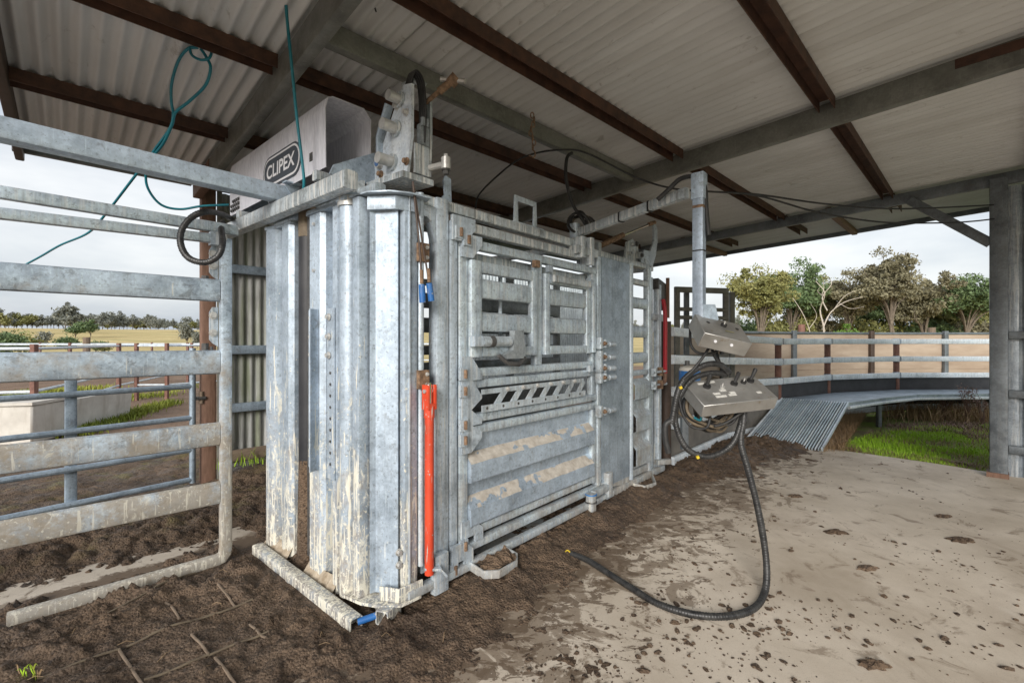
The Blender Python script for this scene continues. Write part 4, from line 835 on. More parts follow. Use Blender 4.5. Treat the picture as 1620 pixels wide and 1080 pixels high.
# ------------------------------------------------------------------ exit panel left of the crush (shed frame)
ep = thing('exit_gate_panel', 'galvanised cattle panel of four wide dung-splashed oval rails left of the crush', 'cattle panel', (0,0,0), SA)
PB = 3.10
for k, (z0, z1) in enumerate(((1.53,1.66),(1.112,1.25),(.698,.832),(.358,.49))):
    MB().rhs((-1.3, PB, (z0+z1)/2), (.632, PB, (z0+z1)/2), .045, z1-z0, r=.021).build('rail', G_RAIL, ep)
MB().sweep([(.664,PB,1.90),(.664,PB,.10),(.660,PB,.062),(.645,PB,.042),(.615,PB,.034),(-.20,PB,.032)], rrect(.06,.06,.012), (0,1,0), hollow=True).build('frame_tube', G_RAIL, ep)
MB().rhs((-1.3,PB,1.858), (.595,PB,1.893), .045,.052).build('top_tube', G_GATE, ep)
MB().rhs((-1.3,PB+.06,2.006), (.74,PB+.06,1.970), .045,.06).build('top_tube', G_GATE, ep)
lug = MB().box(.585,.625,PB-.03,PB+.03,1.855,1.93).build('lug', G_POST, ep); MB().hexbolt((.645,PB-.035,1.90),(0,-1,0), .014,.014).build('bolt', STEEL, ep)
for z0, z1 in ((1.66,1.86),(1.27,1.50)):
    hl = MB().prism([(.605,z0+.02),(.632,z0),(.632,z1),(.605,z1),(.59,z1-.03),(.59,z0+.04)], PB+.03, PB+.045, uz).build('hinge_plate', G_POST, ep, recalc=True)
    for z in (z1-.05, z0+.08): MB().hexbolt((.608,PB+.03,z),(0,-1,0), .015,.014).build('bolt', STEEL, hl)
    MB().cyl((.57,PB+.04,z0-.06),(.57,PB+.04,z0+.02), .018, 10).build('hinge_pin', DARKST, hl); MB().cyl((.60,PB+.035,z0-.08),(.60,PB+.035,z0), .010, 8).build('keeper', DARKST, hl)
ov = MB().rhs((-2.0,.90,2.147),(-.01,.90,2.147), .09,.092, r=.012).build('overhead_tie', G_CLEAN, cc)
MB().prism([(-.09,2.19),(-.02,2.10),(.03,2.10),(-.02,2.21)], .84, .852, uz).build('tie_bracket', G_CLEAN, ov, recalc=True); MB().box(-.10,-.012,.80,.852,2.197,2.205).build('tie_plate', G_CLEAN, ov)

# ------------------------------------------------------------------ hoses, cables, chain
def hose(name, label, ctrl, r, mat, cat='hose', spiral=False, group=None):
    mb = MB()
    if spiral: spiral_hose(mb, ctrl, r)
    else: mb.tube(smooth_path(ctrl, 8), r, 8)
    return tag(mb.build(name, mat, None, 50), label, cat, group)
hl_ = [at(352,352,3.0), at(350,362,2.7), at(352,385,2.50), at(345,405,2.46), at(325,415,2.45), at(300,409,2.45), at(287,390,2.45), at(287,366,2.46), at(302,345,2.48), at(325,335,2.52), at(348,338,2.75), at(366,346,3.1)]
hose('wrapped_hose', 'black spiral-wrapped hose looped at the left end of the head beam', hl_, .017, HOSEBLK, spiral=True)
hose('teal_hose', 'teal air hose tied in a loop to the purlin and running down to the left', [at(318,78,2.42), at(327,92,2.42), at(333,108,2.42), at(325,135,2.45), at(300,160,2.5), at(278,178,2.55), at(272,198,2.6), at(255,232,2.7), at(222,268,2.85), at(170,335,3.1), at(140,368,3.3), at(95,388,3.5), at(60,408,3.7), at(0,440,4.0)], .0075, TEAL)
hose('teal_hose', 'second teal air hose hanging from the purlin and ending at the cover box', [at(318,78,2.44), at(300,76,2.44), at(283,95,2.46), at(272,130,2.5), at(271,160,2.54), at(274,182,2.58), at(268,205,2.64), at(240,245,2.75), at(231,275,2.85), at(235,300,2.9), at(255,324,2.98), at(285,331,3.05), at(320,326,3.1), at(362,324,3.16)], .0075, TEAL)
hose('teal_ring', 'small ring of teal hose tied under the rusty purlin', [at(300,76,2.40), at(304,88,2.40), at(318,95,2.40), at(331,92,2.40), at(334,80,2.42), at(322,76,2.43), at(300,76,2.43)], .007, TEAL)
hose('teal_hose', 'teal hose dropping straight from the roof in front of the cover box', [at(451,-14,2.13), at(455,40,2.18), at(463,120,2.24), at(470,190,2.30), at(478,255,2.34), at(481,290,2.36), at(478,308,2.40)], .0075, TEAL)
hose('black_cable', 'thin black cable running from the roof past the control arm to the end wall', [at(752,330,3.7), at(758,308,3.65), at(785,280,3.6), at(818,254,3.5), at(850,242,3.45), at(893,237,3.4), at(930,243,3.4), at(1007,281,3.4), at(1063,298,3.3), at(1120,303,3.2), at(1200,308,3.3), at(1300,322,3.6), at(1400,330,3.9), at(1500,328,4.2), at(1640,320,4.6)], .007, BLACK, 'cable')
hose('black_cable', 'lower of the two black cables sagging across the shed opening to the right', [at(1120,303,3.22), at(1200,310,3.3), at(1290,335,3.6), at(1380,350,3.85), at(1450,353,4.0), at(1540,350,4.3), at(1640,337,4.6)], .007, BLACK, 'cable')
hose('black_hose', 'thick black hose dropping from the tie beam to the foot of the control arm', [at(905,242,3.45), at(897,250,3.42), at(895,275,3.4), at(899,300,3.4), at(907,325,3.4), at(920,345,3.38), at(930,360,3.36)], .013, BLACK)
hc = thing('hose_coil', 'small coil of black hoses hung at the foot of the control arm', 'hose', at(915,355,3.40))
for k in range(5):
    cx, cy, rx, ry = 914+k*2.0, 355+rnd.uniform(-3,3), 15+rnd.uniform(-3,6), 17+rnd.uniform(-4,3)
    lo = [at(cx+rx*math.cos(t), cy+ry*math.sin(t), 3.38+.03*k+.03*math.sin(t*2))-hc.location for t in [2*math.pi*j/14 for j in range(14)]]
    MB().tube(smooth_path(lo, 3, True), .010, 7, True).build('loop', [BLACK, HOSEBLK, BLACK, TAN, BLACK][k], hc)
hose('black_hose', 'black hose arching over the top of the drop post', [at(1040,316,2.66), at(1058,300,2.62), at(1075,284,2.58), at(1095,279,2.52), at(1108,285,2.50), at(1115,298,2.50), at(1117,330,2.50), at(1121,372,2.50)], .013, BLACK)
# chain on the tie beam
chn = thing('hanging_chain', 'short rusty chain with a hook hanging from the tie beam', 'chain', at(842,178,3.05))
def torus_link(c, rx, rz, r, ang):
    n = 12; pts = [Vector(c) + Vector((rx*math.cos(t)*math.cos(ang), rx*math.cos(t)*math.sin(ang), rz*math.sin(t))) for t in [2*math.pi*j/n for j in range(n)]]
    return MB().tube(pts, r, 6, True)
for k in range(8): torus_link((.012*math.sin(k*1.3), 0, -.02-.030*k), .012, .020, .004, k*1.57+.3).build('chain_link', RUSTY, chn)
MB().tube(smooth_path([(0,0,-.245),(.02,0,-.27),(.01,0,-.30),(-.02,0,-.285)], 5), .005, 6).build('hook', RUSTY, chn)
hose('wire_tail', 'short dark wire tail poking down from the roof beside the galvanised rafter', [at(588,0,2.2), at(592,10,2.2), at(595,19,2.2)], .004, BLACK, 'wire')

# wrapped hoses round the control boxes
hose('wrapped_hose', 'black spiral-wrapped hose trailing from the control box across the concrete floor', [at(1178,640,2.50), at(1176,668,2.48), at(1172,700,2.46), at(1184,745,2.44), at(1198,800,2.42), at(1209,860,2.40), at(1213,905,2.37), gr(1209,938,.020), gr(1192,962,.018), gr(1150,974,.018), gr(1095,971,.018), gr(1040,954,.018), gr(1000,930,.018), gr(965,908,.018), gr(930,886,.02), gr(903,875,.02)], .0175, HOSEBLK, spiral=True)
hose('wire_end', 'yellow wire ends sticking out of the trailing hose', [gr(905,876,.02), gr(898,870,.025), gr(893,874,.02)], .004, YEL, 'wire')
lp0 = thing('hose_bundle', 'tangled bundle of black wrapped and muddy hoses hung behind the lower control box', 'hose', at(1110,650,2.50))
def badd(name, ctrl, r, mat, spiral=False, loop=False):
    c = [Vector(p)-lp0.location for p in ctrl]; mb = MB()
    if spiral: spiral_hose(mb, c, r, loop=loop)
    else: mb.tube(smooth_path(c, 8, loop), r, 8, loop)
    mb.build(name, mat, lp0, 50)
badd('wrapped_hose', [at(1154,590,2.52), at(1140,577,2.50), at(1120,576,2.48), at(1100,585,2.47), at(1080,603,2.45), at(1071,625,2.44), at(1066,650,2.44), at(1062,672,2.44)], .0165, HOSEBLK, True)
badd('hose_tail', [at(1062,665,2.44), at(1053,672,2.44), at(1053,695,2.44), at(1058,716,2.44)], .0155, BLACK)
badd('wrapped_hose', [at(1150,592,2.54), at(1125,590,2.52), at(1095,600,2.50), at(1074,630,2.48), at(1068,660,2.47), at(1075,690,2.46), at(1090,712,2.45), at(1115,722,2.45), at(1140,716,2.46), at(1160,700,2.47), at(1170,675,2.48), at(1176,645,2.52)], .0160, HOSEBLK, True)
badd('hose_loop', [at(1092,520,2.56), at(1093,545,2.50), at(1105,558,2.48), at(1128,558,2.47), at(1142,548,2.48)], .0075, BLACK)
badd('hose_stem', [at(1125,545,2.46), at(1112,565,2.44), at(1096,585,2.44), at(1080,600,2.44)], .008, BLACK)
badd('hose_loop', [at(1124,545,2.50), at(1130,562,2.48), at(1138,574,2.50), at(1133,555,2.54)], .008, BLACK)
for k in range(11):
    cx = 1122 + rnd.uniform(-10,14); cy = 640 + rnd.uniform(-4,10); rx = 34 + rnd.uniform(-8,14); ry = 28 + rnd.uniform(-6,12); Yd = 2.53+.012*k; ph = rnd.uniform(0,6)
    badd('hose_coil', [at(cx+rx*math.cos(t)+3*math.sin(2*t+ph), cy+ry*math.sin(t)+3*math.cos(3*t+ph), Yd+.03*math.sin(t+ph)) for t in [2*math.pi*j/16 for j in range(16)]], .0075 if k % 3 else .009, [TAN, BLACK, TAN, BLACK, TAN, BLACK][k % 6], False, True)
badd('teal_hose', [at(1098,660,2.50), at(1108,664,2.48), at(1113,652,2.48), at(1145,652,2.5), at(1160,640,2.52)], .007, TEAL)
badd('hose_loop', [at(1074,628,2.46), at(1080,655,2.45), at(1095,675,2.44), at(1118,676,2.44), at(1124,655,2.46)], .007, BLACK)
badd('hose_loop', [at(1188,636,2.46), at(1176,650,2.46), at(1150,668,2.46), at(1130,674,2.46)], .0075, BLACK)
for px, py in ((1076,611),(1103,721)):
    p = at(px,py,2.425)-lp0.location; MB().cyl(p, p+Vector((.006,0,-.012)), .0085, 8).build('tape_ring', YEL, lp0)

# ------------------------------------------------------------------ race leading up to the crush
race = thing('race_fence', 'curving race fence of galvanised rails on brown posts with black belting behind the crush', 'fence')
def polyrail(pts, h, t, mat, name, zs=None):
    MB().sweep(pts, rrect(t, h, .008)).build(name, mat, race)
q0 = Vector((1.545,4.60,0)); q1 = at(1231,540,7.1); q2 = at(1309,540,8.0); q3 = at(1418,540,8.5); q4 = at(1605,540,8.55); q5 = at(1760,540,8.3)
def wz(p, z): return (p.x, p.y, z)
qm = q0.lerp(q1, .5) + Vector((-.10,.08,0)); QS = [q0, qm, q1, q2, q3, q4, q5]
lev = [(1.40,1.35,1.30,1.30,1.30,1.30,1.30),(1.12,1.05,.985,.98,.98,.98,.98),(.80,.75,.69,.68,.68,.68,.68),(.47,.42,.365,.30,.28,.28,.28),(.10,.08,.03,.06,.10,.12,.12)]
for L_ in lev:
    for i in range(len(QS)-1):
        d = (QS[i+1]-QS[i]).normalized()*.03; n_ = Vector((d.y,-d.x,0)).normalized()*.055
        polyrail([wz(QS[i]+d+n_, L_[i]), wz(QS[i+1]-d+n_, L_[i+1])], .092, .04, G_RACE, 'rail')
for i, p in enumerate(QS):
    if i == 1: continue
    MB().cyl(wz(p,-.1), wz(p, 1.5 if i == 0 else 1.345), .046 if i else .05, 14).build('post', BROWN_D if i == 0 else REDOX, race)
    if i: 
        for L_ in lev[:3]: MB().cyl(wz(p, L_[i]-.055), wz(p, L_[i]+.055), .052, 14).build('rail_clamp', G_CLEAN, race)
for i in range(len(QS)-1):
    a_, b_ = QS[i], QS[i+1]; n_ = Vector((b_.y-a_.y, -(b_.x-a_.x), 0)).normalized()*.02
    for z0, z1, m_ in ((.02,.70,BELT),) if i >= 2 else ((.08,.75,plain('stained_race_sheet', (.10,.095,.085), (.22,.20,.175), 4, .7, 0, .2)),):
        MB().add([wz(a_+n_,z0), wz(b_+n_,z0), wz(b_+n_,z1), wz(a_+n_,z1), wz(a_-n_,z0), wz(b_-n_,z0), wz(b_-n_,z1), wz(a_-n_,z1)], [(0,1,2,3),(7,6,5,4),(0,4,5,1),(3,2,6,7),(0,3,7,4),(1,5,6,2)]).build('belting', m_, race, 20)
# catwalk
cw = thing('catwalk', 'grey steel catwalk platform running along the curved race fence', 'platform')
PLT = galv('grey_walkway_plate', (.34,.37,.40), (.48,.51,.54), .5)
inn = [at(1237,540,7.08), q2+Vector((.06,-.10,0)), q3+Vector((.02,-.1,0)), q4+Vector((0,-.1,0)), q5+Vector((0,-.1,0))]; out = [at(1342,540,6.58), at(1400,540,7.17), at(1452,540,7.60), at(1564,540,7.72), at(1740,540,7.6)]
for i in range(4):
    e_ = (inn[i+1]-inn[i]).normalized()*.004; f_ = (out[i+1]-out[i]).normalized()*.004
    pts = [inn[i]+e_, out[i]+f_, out[i+1]-f_, inn[i+1]-e_]; MB().add([wz(p,.42) for p in pts]+[wz(p,.375) for p in pts], [(0,1,2,3),(7,6,5,4),(0,4,5,1),(1,5,6,2),(2,6,7,3),(3,7,4,0)]).build('deck_plate', PLT, cw, 20, True)
    MB().rhs(wz(out[i],.352), wz(out[i+1],.352), .05,.042).build('edge_beam', G_RACE, cw)
for p in (out[1], out[3]): MB().rhs(wz(p+Vector((0,.12,0)),-.1), wz(p+Vector((0,.12,0)),.34), .06,.06, up=(1,0,0)).build('leg', G_SHED, cw)
MB().rhs(wz(q3+Vector((.1,-.3,0)),.36), wz(q3+Vector((-.15,-.1,0)),.05), .05,.05).build('stay', G_RACE, cw)
rmp = thing('grating_ramp', 'sloping steel bar grating ramp leading up to the catwalk', 'ramp')
TL, TR, BL, BR = at(1237,540,7.09), at(1342,540,6.58), Vector((3.02,5.93,0)), Vector((3.66,5.42,0)); NB = 27
for k in range(NB):
    t = k/(NB-1); a_ = wz(BL.lerp(BR,t), .015); b_ = wz(TL.lerp(TR,t), .415)
    MB().rhs(a_, b_, .011 if 0 < k < NB-1 else .02, .032 if 0 < k < NB-1 else .045, r=.002).build('grating_bar', G_BRIGHT if k % 4 else G_RACE, rmp)
for k in range(10):
    t = .05+.1*k; a_ = wz(BL.lerp(TL,t), .015+.4*t-.012); b_ = wz(BR.lerp(TR,t), .015+.4*t-.012); MB().cyl(a_, b_, .006, 6).build('cross_rod', G_SHED, rmp)
MB().add([wz(BL.lerp(BR,.01),-.02), wz(BR.lerp(BL,.01),-.02), wz(TR.lerp(TL,.01),.37), wz(TL.lerp(TR,.01),.37)], [(0,1,2,3)]).build('ramp_shade_sheet', BELT, rmp, 0)  # dark sheet added to stand for the shadow beneath the grating

# outer yard wall of rust-tan sheets
tf = thing('sheeted_yard_fence', 'rust-tan sheeted yard wall behind the curved race', 'fence')
tp = [at(1050,540,8.6), at(1140,540,9.7), at(1252,540,10.8), at(1374,540,11.4), at(1490,540,11.5), at(1640,540,11.2)]
for i in range(5):
    a_, b_ = tp[i], tp[i+1]; d = (b_-a_)*.004; n_ = Vector((b_.y-a_.y, -(b_.x-a_.x), 0)).normalized()
    for z0, z1, o_ in ((.0,.62,.0),(.625,1.515,.012)):
        MB().prism([(0,0),(1,0),(1,.006),(0,.006)], z0, z1, lambda s_, t_, z, a_=a_+d, b_=b_-d, n_=n_, o_=o_: wz(a_.lerp(b_,s_)+n_*(t_+o_), z)).build('sheet', TANF, tf, 20, True)
    MB().rhs(wz(a_+n_*.03,1.50), wz(b_+n_*.03,1.50), .04,.05).build('cap_rail', G_SHED, tf)
for i, p in enumerate(tp): MB().rhs(wz(p+Vector((.02,-.07,0)),-.1), wz(p+Vector((.02,-.07,0)),1.56), .10,.10, up=(1,0,0)).build('post', BROWN_D if i == 3 else G_SHED, tf)
for px, py, Y in ((1268,513,12.2),(1474,518,12.4)):
    p = at(px,540,Y); o = MB().cyl(wz(p,-.1), wz(p, EYE+(540-py)/F*Y), .085, 10).build('timber_post', REDOX if px < 1300 else TIMBER)
    tag(o, 'round red-brown post top behind the tan yard wall' if px < 1300 else 'pale timber post top behind the tan yard wall on the right', 'post')
# sliding gate frame over the race
gf = thing('gate_frame', 'dark steel slide gate frame standing over the race behind the control boxes', 'gate frame')
for px, Y in ((1071,6.1),(1086,6.5),(1148,6.3),(1158,6.7)): 
    p = at(px,540,Y); MB().rhs(wz(p,-.05), wz(p,2.02), .06,.07, up=(1,0,0)).build('upright', G_BEAM if px != 1086 else G_SHED, gf)
for z, h in ((1.99,.075),(1.73,.05),(1.62,.05),(1.10,.05)): MB().rhs(wz(at(1068,540,6.08),z), wz(at(1150,540,6.28),z), .05,h).build('rail', G_BEAM, gf)
cn = thing('hydraulic_canister', 'small cream canister with a blue band behind the hoses', 'canister', at(1091,600,3.9))
MB().sweep([(0,0,-.12),(0,0,.09),(0,0,.105),(0,0,.12)], circ(1,16), (1,0,0), scales=[.085,.085,.075,.03]).build('body', TROUGH, cn); MB().cyl((0,0,-.03),(0,0,.075), .0865, 16).build('blue_band', BLUE, cn); MB().cyl((-.02,0,.12),(-.02,0,.16), .02, 10).build('filler_cap', DARKST, cn)
MB().rhs((0,.12,-.62),(0,.12,.05), .06,.06, up=(1,0,0)).build('bracket', G_SHED, cn)

# ------------------------------------------------------------------ stock yards to the left
yg = thing('pipe_gate', 'grey galvanised pipe gate hinged on the brown shed post', 'gate', (-2.90,4.16,0), R(90-37))
for z in (.05,.32,.61,.895,1.18): MB().cyl((-2.6,0,z),(0,0,z+.0), .0235, 10).build('rail', G_PIPE, yg)
MB().cyl((0,0,.02),(0,0,1.24), .026, 12).build('stile', G_PIPE, yg)
MB().rhs((-.80,.04,.0),(-.80,.04,1.2), .035,.07, up=(1,0,0)).build('brace', G_PIPE, yg)
for z in (.78,): 
    h_ = MB().rhs((.03,0,z),(.10,0,z), .05,.03).build('hinge', DARKST, yg); MB().cyl((.07,0,z-.05),(.07,0,z+.06), .02, 10).build('hinge_eye', TIMBER, h_)
def yardfence(label, pts, lv, r=.022, group='white pipe yard fences'):
    f_ = thing('yard_fence', label, 'fence')
    for p in pts: MB().rhs((p[0],p[1],-.1), (p[0],p[1],1.26), .07,.07, up=(1,0,0)).build('post', REDOX, f_)
    for a_, b_ in zip(pts, pts[1:]):
        for z in lv: MB().cyl((a_[0],a_[1],z),(b_[0],b_[1],z), r, 8).build('rail', WHITEP, f_)
    return f_
p1, p2, p3 = gr(54,687), gr(188,632), gr(264,629)
yardfence('nearest white pipe yard fence on red posts, beside the concrete trough', [(p1.x-2.6,p1.y-1.2), (p1.x,p1.y), (p2.x,p2.y), (p2.x-2.0,p2.y+5)], (.32,.60,.90,1.2))
yardfence('white pipe fence running right from the end of the trough', [(p2.x+.15,p2.y+.3), (p3.x,p3.y), (p3.x+2.4,p3.y+4.6)], (.30,.62,.92,1.2))
yardfence('middle white pipe fence crossing the dirt yard', [(-18,13.5), (-13.5,14.0), (-10.2,14.6), (-7.2,15.2), (-4.0,15.8), (0,16.5)], (.35,.65,.95,1.2))
yardfence('farthest white pipe fence along the edge of the paddock', [(-26,19.5), (-21,20.4), (-16.5,21.0), (-12,21.5), (-7.5,22.0), (-2,22.5), (4,23)], (.4,.8,1.2))
for px, py, Y, h in ((137,535,16.8,1.0),): 
    p = at(px,540,Y); tag(MB().cyl(wz(p,-.1), wz(p,1.45), .11, 10).build('timber_post', TIMBER), 'weathered timber post standing above the yard fences', 'post')
# trough
tr = thing('water_trough', 'pale concrete water trough with a float box in the dirt yard', 'trough', gr(100,683), 0)
tl = tr.location; ax_ = (gr(207,655)-gr(100,683)); L_ = ax_.length; ang = math.atan2(ax_.y, ax_.x); tr.rotation_euler.z = ang
def tap(x0, x1, y0, y1, h, t, mb, floor=.12, tp_=.035):
    o_ = [(x0+tp_,y0+tp_),(x1-tp_,y0+tp_),(x1-tp_,y1-tp_),(x0+tp_,y1-tp_)]; T_ = [(x0,y0),(x1,y0),(x1,y1),(x0,y1)]; I_ = [(x0+t,y0+t),(x1-t,y0+t),(x1-t,y1-t),(x0+t,y1-t)]
    vs = [(x,y,-.05) for x,y in o_]+[(x,y,h) for x,y in T_]+[(x,y,h) for x,y in I_]+[(x,y,floor) for x,y in I_]
    fs = [(k,(k+1)%4,4+(k+1)%4,4+k) for k in range(4)]+[(4+k,4+(k+1)%4,8+(k+1)%4,8+k) for k in range(4)]+[(8+k,8+(k+1)%4,12+(k+1)%4,12+k) for k in range(4)]+[(12,13,14,15)]
    return mb.add(vs, fs)
tap(0,L_+.05,0,.72,.44,.07,MB()).build('basin', TROUGH, tr, 20, True)
MB().add([(.075,.075,.37),(L_-.03,.075,.37),(L_-.03,.64,.37),(.075,.64,.37)], [(0,1,2,3)]).build('water', WATER, tr, 0)
fb = MB().prism([(-.62,-.04),(-.03,-.04),(-.03,.76),(-.62,.76)], -.05, .46, uv).build('float_box', TROUGH, tr, 20, True); fb.modifiers.new('b','BEVEL').width = .02
lid = MB().prism([(-.64,-.055),(.06,-.055),(.06,.775),(-.64,.775)], .465, .505, uv).build('lid', TROUGH, tr, 20, True)
MB().prism([(.02,.20),(.10,.20),(.10,.42),(.02,.46)], -.05, .30, uz).build('float_ledge', TROUGH, tr, 20, True)
MB().cyl((.5,.35,.37),(.5,.40,.42), .05, 10).build('float_ball', DKRED, tr)

# ------------------------------------------------------------------ grass, straw, weeds
def blades(name, pts, hgt, wid, mat, label, cat, lean=.5, z0=-.05, nseg=2):
    n = len(pts); g = np.random.RandomState(len(pts) % 97); P = np.array([(p[0], p[1]) for p in pts]); th = g.rand(n)*6.283; h = hgt*(.45+.9*g.rand(n)); ln = lean*h*g.rand(n); wd = wid*(.6+.8*g.rand(n))
    zz = np.array([p[2] if len(p) > 2 else z0 for p in pts]); dx, dy = np.cos(th), np.sin(th); V = np.zeros((n, 5, 3))
    for k, (t, ww) in enumerate(((0,1),(0,-1),(.55,.8),(.55,-.8),(1,0))):
        V[:,k,0] = P[:,0] - dy*wd*ww*.5 + dx*ln*t*t; V[:,k,1] = P[:,1] + dx*wd*ww*.5 + dy*ln*t*t; V[:,k,2] = zz + h*t*(1-.15*t)
    b = np.arange(n)*5; fs = np.concatenate([np.stack([b,b+1,b+3,b+2],1)]).tolist() + np.stack([b+2,b+3,b+4],1).tolist()
    me = bpy.data.meshes.new(name); me.from_pydata(V.reshape(-1,3).tolist(), [], fs); me.update()
    return tag(link(name, me, mat, None, 0, False), label, cat, kind='stuff')
def scatter(poly, n, seed, dens=None):
    r_ = random.Random(seed); xs_ = [p[0] for p in poly]; ys_ = [p[1] for p in poly]; o_ = []
    while len(o_) < n:
        x = r_.uniform(min(xs_), max(xs_)); y = r_.uniform(min(ys_), max(ys_)); c_ = False
        for i in range(len(poly)):
            (x1,y1),(x2,y2) = poly[i-1][:2], poly[i][:2]
            if (y1 > y) != (y2 > y) and x < (x2-x1)*(y-y1)/(y2-y1)+x1: c_ = not c_
        if c_ and (dens is None or r_.random() < dens(x,y)): o_.append((x,y))
    return o_
def patchy(x, y, sc_=1.3, th=-.05): return 1.0 if float(fbm(np.array([x+20.]), np.array([y+20.]), sc_, 3, 44)[0]) > th else .12
GP = [gr(*p) for p in ((1322,716),(1340,695),(1375,682),(1440,672),(1640,668),(1640,752),(1560,743),(1440,725))]
blades('lush_grass', scatter(GP, 15000, 3, lambda x,y: patchy(x,y,2.0,-.02)), .06, .006, GRASS, 'bright green grass growing along the right edge of the concrete', 'grass')
GP2 = [gr(*p) for p in ((1345,655),(1640,655),(1640,640),(1370,642))]
blades('yellowing_grass', scatter(GP2, 2600, 4, lambda x,y: patchy(x,y,1.1,.05)), .09, .009, GRASS, 'green grass tufts under the far edge of the catwalk', 'grass')
SP = [gr(*p) for p in ((1300,716),(1345,640),(1375,645),(1345,690),(1335,712))]
blades('dry_straw', scatter(SP, 3800, 5), .16, .005, STRAW, 'dead tan straw beside the grating ramp', 'straw', 1.6)
SP2 = [gr(*p) for p in ((1320,722),(1440,733),(1560,750),(1560,735),(1440,715),(1340,700))]
blades('dry_thatch', scatter(SP2 + [], 4200, 6, lambda x,y: patchy(x,y,2.2,.06)), .05, .005, STRAW, 'flattened dead grass along the concrete edge', 'straw', 2.2)
blades('straw_in_grass', scatter(GP, 2600, 16, lambda x,y: 1-patchy(x,y,2.0,-.02)+.15), .07, .005, STRAW, 'dead straw mixed through the green grass patch', 'straw', 1.8, z0=-.045)
SP4 = [gr(*p) for p in ((1360,690),(1400,668),(1640,664),(1640,690),(1480,690))]
blades('weedy_ground_cover', scatter(SP4, 3000, 17, lambda x,y: patchy(x,y,1.4,.0)), .08, .007, WEED, 'low brown weeds between the grass and the catwalk', 'weeds', 1.6)
SP3 = [gr(*p) for p in ((1390,668),(1640,668),(1640,648),(1400,648))]
blades('dead_stalks', scatter(SP3, 2200, 8, lambda x,y: patchy(x,y,1.6,.0)), .34, .007, STRAW, 'tangle of dead brown stalks under the catwalk', 'weeds', 1.4)
def weed(pos, h, n, seed, label):
    r_ = random.Random(seed); wd_ = thing('dry_weed', label, 'weed', pos); mb = MB(); lf = MB()
    for k in range(n):
        a_ = r_.uniform(0,6.3); s_ = r_.uniform(.1,.32)*h; p = [Vector((.02*math.cos(a_),.02*math.sin(a_),-.05)), Vector((s_*.4*math.cos(a_),s_*.4*math.sin(a_),h*.5)), Vector((s_*math.cos(a_),s_*math.sin(a_),h*r_.uniform(.75,1.05)))]
        mb.sweep(p, circ(1,4), (.1,.2,.9), scales=[.005,.004,.002])
        for j in range(16):
            t = r_.uniform(.35,1); c_ = p[1].lerp(p[2],t)+Vector((r_.gauss(0,.02),r_.gauss(0,.02),r_.gauss(0,.02))); u_ = Vector((r_.gauss(0,1),r_.gauss(0,1),r_.gauss(0,1))).normalized()*.018; v_ = Vector((r_.gauss(0,1),r_.gauss(0,1),r_.gauss(0,1))).normalized()*.009
            lf.add([c_-u_, c_+v_, c_+u_, c_-v_], [(0,1,2,3)])
    mb.build('stems', WEED, wd_); tag(lf.build('seed_heads', WEED, wd_, 0), kind='stuff')
weed(gr(1530,668,-.05), .62, 12, 1, 'tall purplish dry weed standing in front of the catwalk near the shed post')
weed(gr(1492,664,-.05), .40, 9, 2, 'shorter dry weed under the middle of the catwalk'); weed(gr(1555,672,-.05), .45, 8, 3, 'dry weed close against the right shed post')
# left yard grass strips
def strip(pts, w_, n, seed): 
    r_ = random.Random(seed); o_ = []
    for k in range(n):
        t = r_.random()*(len(pts)-1); i = int(t); p = pts[i].lerp(pts[i+1], t-i); o_.append((p.x+r_.gauss(0,w_), p.y+r_.gauss(0,w_)))
    return o_
blades('trough_grass', strip([gr(112,684), gr(150,674), gr(190,660), gr(210,652), gr(240,643), gr(275,634)], .12, 2600, 9), .13, .014, GRASSY, 'yellow-green grass strip along the foot of the trough', 'grass', .7)
blades('yard_grass', strip([gr(0,624), gr(40,620), gr(75,619), gr(120,614), gr(160,612)], .28, 1300, 10), .12, .02, GRASSY, 'green grass strip behind the trough', 'grass', .7)
blades('yard_grass', strip([gr(150,631), gr(210,627), gr(250,622), gr(300,606)], .25, 1000, 11), .10, .016, GRASSY, 'green grass around the yard posts right of the trough', 'grass', .7)
blades('wall_grass', [(*sh(rnd.uniform(1.0,2.6), 5.0+rnd.gauss(0,.05)).xy, .1) for k in range(260)], .16, .008, GRASS, 'green grass blades sprouting along the corrugated wall foot', 'grass', .8)
sd_ = thing('seedling', 'green and yellow grass seedling in the bottom left corner', 'seedling', gr(45,1078))
r5 = random.Random(3)
for k in range(11):
    dx = r5.uniform(-.035,.04); hh = r5.uniform(.04,.095); ln = r5.uniform(-.03,.04)
    mb = MB(); mb.sweep(smooth_path([(dx,r5.uniform(-.01,.02),0),(dx+ln*.3,-.005,hh*.5),(dx+ln*.8,-.012,hh*.85),(dx+ln*1.4,-.02,hh*r5.uniform(.6,.95))],4), rrect(.0055,.0008,.0003), (0,1,0), scales=[.5+.5*math.sin(3.0*i/12)+.05 for i in range(13)]); mb.build('leaf', (GRASS, GRASSY, STRAW)[k % 3], sd_)
for k in range(26):
    px = rnd.uniform(20, 760); py = rnd.uniform(880, 1075); p = gr(px, py, .03); a_ = rnd.uniform(0,3.14); l_ = rnd.uniform(.02,.08)
    q = p + Vector((math.cos(a_)*l_, math.sin(a_)*l_, rnd.uniform(-.01,.012))); m_ = p.lerp(q,.5)+Vector((0,0,.008))
    if 400 < px < 700 and py < 1010: continue
    p.z = float(mudh(np.array([p.x]), np.array([p.y]))[0])+.004; q.z = float(mudh(np.array([q.x]), np.array([q.y]))[0])+.006; m_.z = max(p.z,q.z)+.006
    tag(MB().sweep([p, m_, q], circ(.0011,5)).build('straw_stalk', STRAW), 'thin pale straw stalk lying on the dark soil', 'straw', 'straw stalks on the soil')

